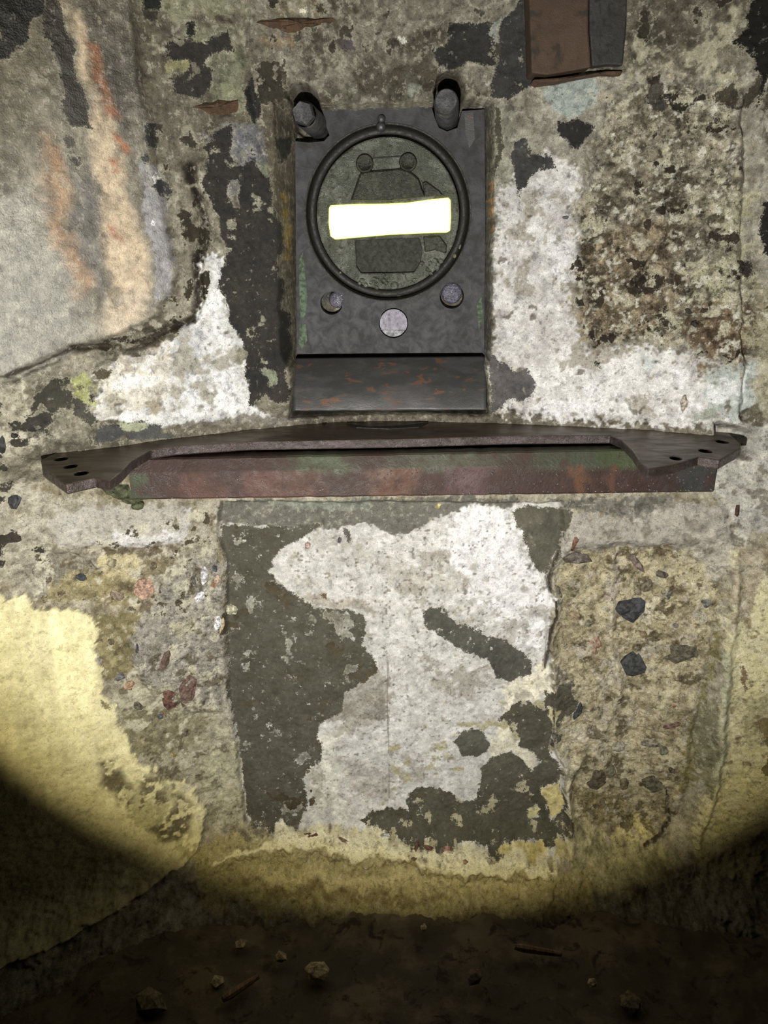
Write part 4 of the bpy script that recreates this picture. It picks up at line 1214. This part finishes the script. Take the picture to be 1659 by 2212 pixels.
cen = at(838, 465, PY)
PXM = (at(900, 465, PY)[0] - at(800, 465, PY)[0]) / 100.0
R_OUT, R_IN = 177 * PXM, 155 * PXM
bolts = [((716, 655), 25), ((976, 640), 27), ((850, 698), 33)]
holes = [circle3(cen, R_OUT, 72)] + [circle3(at(*c, PY), r * PXM, 32) for c, r in bolts]
outl = P3([(641, 764), (638, 305), (668, 308), (700, 305), (712, 292), (700, 262), (690, 236), (760, 231), (850, 233), (932, 230), (940, 258), (948, 276), (966, 284), (988, 276), (998, 240), (1047, 236), (1048, 500), (1046, 762)], PY)
fr = bm_obj('frame_plate', prism(outl, holes, (0, 0.03, 0)), M['frame'], port)
# added black lining: shade of the groove round the shutter put into colour
bm = bmesh.new()
lathe(bm, (cen[0], PY, cen[2]), (0, -1, 0), [(R_OUT + 0.0025, 0.0006), (R_OUT + 0.0005, 0.001), (R_OUT - 0.001, -0.001), (R_OUT - 0.0015, -0.024), (R_IN + 0.0015, -0.024), (R_IN + 0.001, -0.010)], 72)
bm_obj('groove_shade', bm, M['groove'], port, True)
# black backing added so groove and bolt holes look dark
bk = bm_obj('shade_backing', prism(P3([(640, 800), (640, 300), (690, 300), (690, 236), (935, 232), (940, 285), (1000, 285), (1000, 236), (1047, 236), (1047, 800)], PY + 0.028), [], (0, 0.006, 0)), M['groove'], port)

# round shutter
DY = PY + 0.004
slit = P3([(711, 450), (714, 444), (760, 441), (840, 440), (880, 438), (930, 431), (968, 427), (973, 432), (974, 470), (972, 498), (965, 502), (900, 504), (840, 507), (780, 512), (724, 517), (714, 510), (710, 480)], DY)
low_rec = P3([(768, 520), (905, 514), (912, 540), (908, 565), (895, 588), (780, 590), (770, 575)], DY)
disc = bm_obj('shutter_disc', prism(circle3((cen[0], DY, cen[2]), R_IN, 72), [slit, low_rec], (0, 0.022, 0)), M['disc'], port)
bevel(disc, 0.0025, 2)
bm_obj('recess_floor', prism(P3([(762, 516), (910, 510), (918, 540), (912, 570), (898, 594), (776, 596), (764, 578)], DY + 0.009), [], (0, 0.002, 0)), M['disc_black'], disc)
# glowing glass, standing a little proud of the shutter
cx_, cz_ = sum(p[0] for p in slit) / len(slit), (min(p[2] for p in slit) + max(p[2] for p in slit)) / 2
hw = (max(p[0] for p in slit) - min(p[0] for p in slit)) / 2
dense = []
for p, q in zip(slit, slit[1:] + slit[:1]):
    n_ = max(1, int(math.hypot(p[0] - q[0], p[2] - q[2]) / 0.006))
    dense += [(p[0] + (q[0] - p[0]) * i / n_, p[2] + (q[2] - p[2]) * i / n_) for i in range(n_)]


def mid_z(x):
    up_ = [z for xx_, z in dense if abs(xx_ - x) < 0.008]
    return (min(up_) + max(up_)) / 2


bm = bmesh.new()
rings, edges_ = [], []
for inset, dy, val in ((0.0, 0.012, 0.0), (0.0, -0.0005, 0.0), (0.003, -0.002, 0.12), (0.008, -0.002, 0.6), (0.014, -0.002, 1.0)):
    rr = []
    for x, z in dense:
        mz = mid_z(x)
        kx, kz = 1 - inset / hw, 1 - inset / 0.028
        rr.append(bm.verts.new((cx_ + (x - cx_) * kx, DY + dy, mz + (z - mz) * kz)))
        edges_.append(val)
    rings.append(rr)
for r0, r1 in zip(rings[:-1], rings[1:]):
    for i in range(len(r0)):
        j = (i + 1) % len(r0)
        bm.faces.new([r0[i], r0[j], r1[j], r1[i]])
bm.faces.new(rings[-1])
bm.faces.new(list(reversed(rings[0])))
gl = bm_obj('slit_glass', bm, M['glow'], port)
ed = gl.data.attributes.new('Edge', 'FLOAT', 'POINT')
ed.data.foreach_set('value', edges_)
gl['label'] = 'blazing white yellow slit'
# hood over the slit with two screws
hood = bm_obj('hood', prism(P3([(756, 434), (768, 400), (778, 372), (800, 368), (830, 366), (862, 362), (885, 368), (905, 385), (912, 405), (920, 426), (880, 430), (840, 434), (800, 434)], DY - 0.007), [], (0, 0.010, 0)), M['disc_dark'], disc)
bevel(hood, 0.003, 2)
for i, (bx, by) in enumerate(((788, 354), (881, 351))):
    bm = bmesh.new()
    c = at(bx, by, DY)
    lathe(bm, c, (0, -1, 0), [(0.0135, -0.004), (0.0135, 0.004), (0.0115, 0.006), (0.010, 0.0045), (0, 0.004)], 28)
    bm_obj('screw', bm, M['disc_dark'], disc, True)
rb = bm_obj('rib', prism(P3([(806, 340), (868, 336), (872, 352), (864, 364), (808, 368), (800, 352)], DY - 0.004), [], (0, 0.006, 0)), M['disc'], disc)
bevel(rb, 0.002, 2)
fl = bm_obj('cheek', prism(P3([(918, 425), (912, 395), (920, 390), (950, 412), (958, 422)], DY - 0.004), [], (0, 0.006, 0)), M['disc_dark'], disc)
bevel(fl, 0.002, 2)
fl = bm_obj('cheek', prism(P3([(914, 510), (950, 508), (966, 530), (964, 548), (940, 540), (918, 545)], DY - 0.003), [], (0, 0.006, 0)), M['disc_dark'], disc)
bevel(fl, 0.002, 2)
# crust of corrosion lumps under the slit
bm = bmesh.new()
rnd = random.Random(5)
spots = []
for k in range(70):
    if k < 42:
        x, y = rnd.gauss(938, 20), rnd.gauss(578, 26)
    else:
        x, y = rnd.uniform(770, 900), rnd.gauss(612, 8)
    if math.hypot(x - 838, (y - 465) / 1.08) > 150 or y < 530 or (y < 594 and x < 910): continue
    spots.append((x, y))
for x, y in spots:
    c = Vector(at(x, y, DY))
    r = rnd.uniform(0.0015, 0.005)
    g = bmesh.ops.create_icosphere(bm, subdivisions=1, radius=r)
    for v in g['verts']:
        v.co = Vector((v.co.x * rnd.uniform(0.8, 1.3), v.co.y * 0.6, v.co.z * rnd.uniform(0.8, 1.3))) + c
crust = bm_obj('corrosion_crust', bm, M['disc'], disc)
crust['kind'] = 'stuff'

# flakes of old green paint left on the frame
M['green'] = mat_stone('green_paint', (84, 100, 82), (58, 66, 54))
for pts in ([(646, 560), (654, 545), (660, 600), (664, 640), (660, 680), (650, 690), (647, 640)], [(648, 700), (660, 700), (664, 735), (652, 755), (645, 740)], [(1030, 660), (1040, 640), (1044, 690), (1034, 710)]):
    bm_obj('paint_flake', prism(P3(pts, PY - 0.0008), [], (0, 0.0012, 0)), M['green'], fr)
# rusty corner
bm_obj('rust_stain', prism(P3([(1003, 245), (1022, 242), (1026, 300), (1014, 320), (1006, 290)], PY - 0.0006), [], (0, 0.001, 0)), M['sill'], fr)
# pin on top of the collar
for (px, py, r) in ((824, 258, 0.006), (823, 274, 0.007)):
    bm = bmesh.new()
    lathe(bm, at(px, py, PY), (0, -1, 0), [(r, -0.004), (r, 0.004), (r * 0.7, 0.007), (0, 0.008)], 18)
    bm_obj('pin', bm, M['bolt'], port, True)
# upper bolts: long studs with hexagonal ends standing out of their pits
for (hx, hy), (bx, by), ang in (((653, 243), (690, 276), 0.3), ((964, 217), (966, 262), 0.1)):
    head, base = Vector(at(hx, hy, 0.085)), Vector(at(bx, by, 0.20))
    ax = head - base
    L = ax.length
    bm = bmesh.new()
    lathe(bm, base, ax, [(0.0175, 0.0), (0.0175, L * 0.86), (0.0165, L * 0.88)], 32)
    b = bm_obj('bolt', bm, M['bolt'], port, True)
    bm = bmesh.new()
    lathe(bm, base, ax, [(0.0165, L * 0.86), (0.0162, L * 0.97), (0.0145, L), (0, L)], 6 if ang > 0.2 else 24)
    bm_obj('bolt_head', bm, M['bolt'], b)
# lower bolts
c = at(728, 648, PY + 0.004)
bm = bmesh.new()
lathe(bm, c, (0.12, -1, 0), [(0.0125, -0.02), (0.0125, 0.003), (0.010, 0.006), (0, 0.008)], 24)
bm_obj('bolt', bm, M['bolt_bright'], port, True)
c = at(976, 633, PY + 0.002)
bm = bmesh.new()
lathe(bm, c, (0, -1, 0), [(0.0165, -0.02), (0.0165, 0.002), (0.013, 0.006), (0.006, 0.008), (0, 0.0085)], 28)
bm_obj('bolt', bm, M['bolt_bright'], port, True)
# centre screw with a flat cut off its lower side
c = at(850, 698, PY)
R = 31 * PXM
ring = [(c[0] + R * math.cos(a), PY - 0.004, c[2] + R * math.sin(a)) for a in np.linspace(math.radians(-28), math.radians(208), 30)]
s = bm_obj('bolt', prism(ring, [], (0, 0.03, 0)), M['screw'], port)
bevel(s, 0.0015, 2)
ring = [(c[0] + R * math.cos(a), PY + 0.006, c[2] + R * math.sin(a)) for a in np.linspace(math.radians(212), math.radians(328), 16)]
bm_obj('bolt_step', prism(ring, [], (0, 0.02, 0)), M['bolt'], s)

# sill under the port
P = [at(640, 784, 0.168), at(1046, 780, 0.168), at(1048, 887, 0.108), at(635, 889, 0.108)]
bm = bmesh.new()
nu, nv = 60, 24
grid = []
for j in range(nv + 1):
    row = []
    tv = j / nv
    for i in range(nu + 1):
        tu = i / nu
        p = (np.array(P[0]) * (1 - tu) + np.array(P[1]) * tu) * (1 - tv) + (np.array(P[3]) * (1 - tu) + np.array(P[2]) * tu) * tv
        b = 0.012 * math.sin(math.pi * min(1, tv * 1.0)) + 0.0015 * mnoise.noise(Vector((p[0] * 40, p[2] * 40, 2)))
        row.append(bm.verts.new((p[0], p[1] - b, p[2])))
    grid.append(row)
for j in range(nv):
    for i in range(nu):
        bm.faces.new([grid[j][i], grid[j][i + 1], grid[j + 1][i + 1], grid[j + 1][i]])
sill = bm_obj('sill_plate', bm, M['sill'], None, True)
sm = sill.modifiers.new('thick', 'SOLIDIFY')
sm.thickness = 0.012
sm.offset = -1
tag(sill, 'black painted sill with rust patches under the observation port', 'sill')

# ------------------------------------------------------------------ steel plate with horns on a rusty beam
brk = tag(empty('mounting_bracket', tuple(on_level(850, 960, PLATE_Z))), 'long rusty steel bracket with two drilled horns across the wall', 'bracket')
TOPL = [(88, 993), (91, 1010), (142, 1046), (205, 1032), (236, 1040), (262, 1020), (284, 996), (325, 972), (380, 964), (540, 954), (850, 949), (1094, 942), (1318, 940), (1342, 950), (1365, 972), (1384, 1000),
        (1400, 1013), (1460, 1003), (1508, 987), (1554, 994), (1601, 968), (1600, 958), (1577, 937)]
BACK = [(1540, 915), (1300, 885), (1000, 875), (700, 875), (420, 905), (140, 968)]
top = [tuple(on_level(*q, PLATE_Z)) for q in TOPL + BACK]
pholes = []
for px, py, r in ((132, 991, 0.0105), (152, 1007, 0.0105), (175, 1022, 0.0105), (1460, 990, 0.0095), (1524, 974, 0.011), (1560, 954, 0.011)):
    c = on_level(px, py, PLATE_Z)
    pholes.append([(c[0] + r * 0.75 * math.cos(a), c[1] + r * math.sin(a), PLATE_Z) for a in np.linspace(0, 2 * math.pi, 20, endpoint=False)])
pl = bm_obj('mounting_plate', prism(top, pholes, (0, 0, -0.013)), M['plate'], brk)
pl.data.materials.append(M['edge'])
for p_ in pl.data.polygons:
    if abs(p_.normal.z) < 0.5: p_.material_index = 1
bevel(pl, 0.002, 2)
pl['label'] = 'dark brown flat plate with three holes in each horn'


def mat_beam():
    t = NT('wet_rusty_beam')
    base = t.attr('Col', True)
    n1 = t.noise(45, 6, 0.68)
    n2 = t.noise(190, 5, 0.7)
    c = t.mix(t.ramp(n1, 0.52, 0.68), base, l4((64, 46, 42)))
    c = t.mix(t.ramp(n2, 0.56, 0.72), c, l4((44, 36, 36)))
    v = t.math('ADD', 0.55, t.math('MULTIPLY', t.noise(600, 4, 0.7), 0.9))
    comb = t.n('ShaderNodeCombineColor')
    for i in range(3): t.L(v, comb.inputs[i])
    c = t.mix(1.0, c, comb.outputs[0], 'MULTIPLY')
    nrm = t.bump(t.math('ADD', n2, n1), 0.5, 0.002)
    return t.finish(c, t.ramp(n1, 0.35, 0.65, 0.42, 0.7), 0.0, nrm, 0.4)


M['beam'] = mat_beam()
# beam: profile swept from left to right
A, B = on_level(286, 1000, PLATE_Z - 0.013), on_level(1552, 985, PLATE_Z - 0.013)
YL, YR = -0.082, -0.018
XL, XR = at(280, 1040, YL)[0], at(1546, 1030, YR)[0]
zb_l, zb_r = at(310, 1080, YL)[2], at(1440, 1063, YR)[2]
zt = PLATE_Z - 0.016
prof = [(0.035, 0.0, 0.0), (0.012, 0.0, 0.0), (0.008, -0.002, 0.0), (0.001, -0.018, 0.12), (0.0, -0.021, 0.2), (0.0, 0.0, 0.95), (0.002, 0.0, 1.0), (0.05, 0.0, 1.0)]
nb = 260
bm = bmesh.new()
rows = []
cols = []
patches = [(690, 0, 70, (66, 72, 54)), (960, 0, 120, (70, 70, 58)), (1230, 0, 110, (60, 64, 50)), (1340, 0, 60, (62, 70, 46)), (300, 1, 25, (54, 60, 42)), (440, 1, 50, (76, 50, 42)), (830, 1, 55, (84, 58, 46)), (640, 1, 50, (74, 50, 42)),
           (1246, 1, 20, (88, 58, 42)), (1320, 1, 12, (80, 54, 42)), (1500, 2, 60, (52, 53, 52)), (560, 1, 40, (78, 52, 46)), (1000, 1, 50, (80, 60, 62))]
ts = [0, 1, 2, 3, 4, 4.25, 4.5, 4.75, 5, 6, 7]
for i in range(nb + 1):
    f = i / nb
    x = XL + (XR - XL) * f
    zb = zb_l + (zb_r - zb_l) * f
    px = 296 + (1546 - 296) * f
    row = []
    for tp in ts:
        a = int(math.floor(tp))
        b = min(a + 1, len(prof) - 1)
        w = tp - a
        pa, pb = prof[a], prof[b]
        def pos(p):
            z = zt + p[1] if p[2] < 0.5 else zb + (1 - p[2]) * 0.05
            return p[0], z
        (ya, za), (yb, zb_) = pos(pa), pos(pb)
        y, z = ya + (yb - ya) * w, za + (zb_ - za) * w
        wob = 0.0012 * mnoise.noise(Vector((x * 25, z * 25, 7)))
        row.append(bm.verts.new((x, YL + (YR - YL) * f + y + wob, z + 0.0008 * mnoise.noise(Vector((x * 60, 3, 3))))))
        base = np.array(lin((52, 36, 32)))
        for pxx, zone, wd, c in patches:
            inz = {0: tp <= 4.1, 1: tp >= 4, 2: True}[zone]
            if inz:
                g = math.exp(-((px - pxx + 40 * mnoise.noise(Vector((x * 60, z * 60, pxx))) + 30 * mnoise.noise(Vector((x * 22, z * 22, pxx)))) / wd) ** 4)
                base = base * (1 - g) + lin(c) * g
        cols.append((base[0], base[1], base[2], 1))
    rows.append(row)
for a, b in zip(rows[:-1], rows[1:]):
    for k in range(len(ts) - 1):
        bm.faces.new([a[k], a[k + 1], b[k + 1], b[k]])
bm.faces.new(rows[0])
bm.faces.new(list(reversed(rows[-1])))
bm.verts.index_update()
beam = bm_obj('beam', bm, M['beam'], brk)
ca = beam.data.attributes.new('Col', 'FLOAT_COLOR', 'POINT')
ca.data.foreach_set('color', np.array(cols, np.float32).ravel())
beam['label'] = 'wet reddish brown rusty beam with green paint traces'
# drops of water clinging to the beam and the plate edge
t = NT('water_drop')
t.bsdf.inputs['IOR'].default_value = 1.5
t.bsdf.inputs['Coat Weight'].default_value = 1.0
M['water'] = t.finish((0.10, 0.08, 0.08, 1), 0.08, 0.0, None, 1.0)
bm = bmesh.new()
rnd = random.Random(3)
for k in range(420):
    f = rnd.random()
    x = XL + (XR - XL) * f
    zb = zb_l + (zb_r - zb_l) * f
    z = rnd.uniform(zb + 0.002, zt - 0.022)
    r = rnd.choice((0.0008, 0.0011, 0.0014, 0.0019))
    g = bmesh.ops.create_icosphere(bm, subdivisions=1, radius=r)
    for v in g['verts']:
        v.co = Vector((x + v.co.x, YL + (YR - YL) * f - 0.0002 + v.co.y * 0.8, z + v.co.z))
drops = bm_obj('water_drops', bm, M['water'], beam, True)
drops['kind'] = 'stuff'
# lumps of moss and mortar where the beam enters the wall
t = NT('green_moss')
n1 = t.noise(120, 5, 0.7)
M['moss'] = t.finish(t.mix(t.ramp(n1, 0.35, 0.65), l4((46, 48, 32)), l4((92, 98, 70))), 0.8, 0.0, t.bump(n1, 0.8, 0.004))

# ------------------------------------------------------------------ brown steel cover, top right
cov = tag(empty('steel_cover', at(1245, 165, 0.03)), 'brown rusted sheet steel cover with black edge at the top right', 'cover')
CY = 0.062
f = bm_obj('face_plate', prism(P3([(1138, -150), (1275, -150), (1272, 60), (1278, 145), (1240, 152), (1182, 162), (1148, 158)], CY), [], (0, 0.09, 0)), M['cover'], cov)
bevel(f, 0.003, 2)
f = bm_obj('side_plate', prism(P3([(1275, -150), (1356, -150), (1354, 60), (1346, 142), (1310, 140), (1279, 144), (1273, 60)], CY + 0.006), [], (0, 0.09, 0)), M['black'], cov)
bevel(f, 0.003, 2)
f = bm_obj('bottom_lip', prism(P3([(1152, 171), (1200, 168), (1250, 162), (1310, 153), (1345, 152), (1342, 163), (1300, 160), (1250, 167), (1200, 176), (1165, 178)], CY + 0.004), [], (0, 0.09, 0)), M['rustbar'], cov)
bevel(f, 0.002, 2)

# dark crack and hole drawn on the plate as thin black sheets, moss where the beam enters the wall
for pts in ([(748, 915), (800, 921), (870, 919), (925, 912), (905, 922), (840, 926), (770, 923)], [(693, 911), (700, 907), (706, 912), (700, 917)]):
    bm_obj('crack_sheet', prism([tuple(on_level(*q, PLATE_Z + 0.0012)) for q in pts], [], (0, 0, -0.002)), M['groove'], pl)
for i, (cx, cy, rx, ry) in enumerate(((262, 1062, 22, 20), (285, 1078, 22, 14), (236, 1058, 16, 12), (296, 1092, 14, 12))):
    piece('moss_clump', blob(cx, cy, rx, ry, 9, 300 + i), (60, 66, 44), 0.010, 0.01, 300 + i, M['moss'])
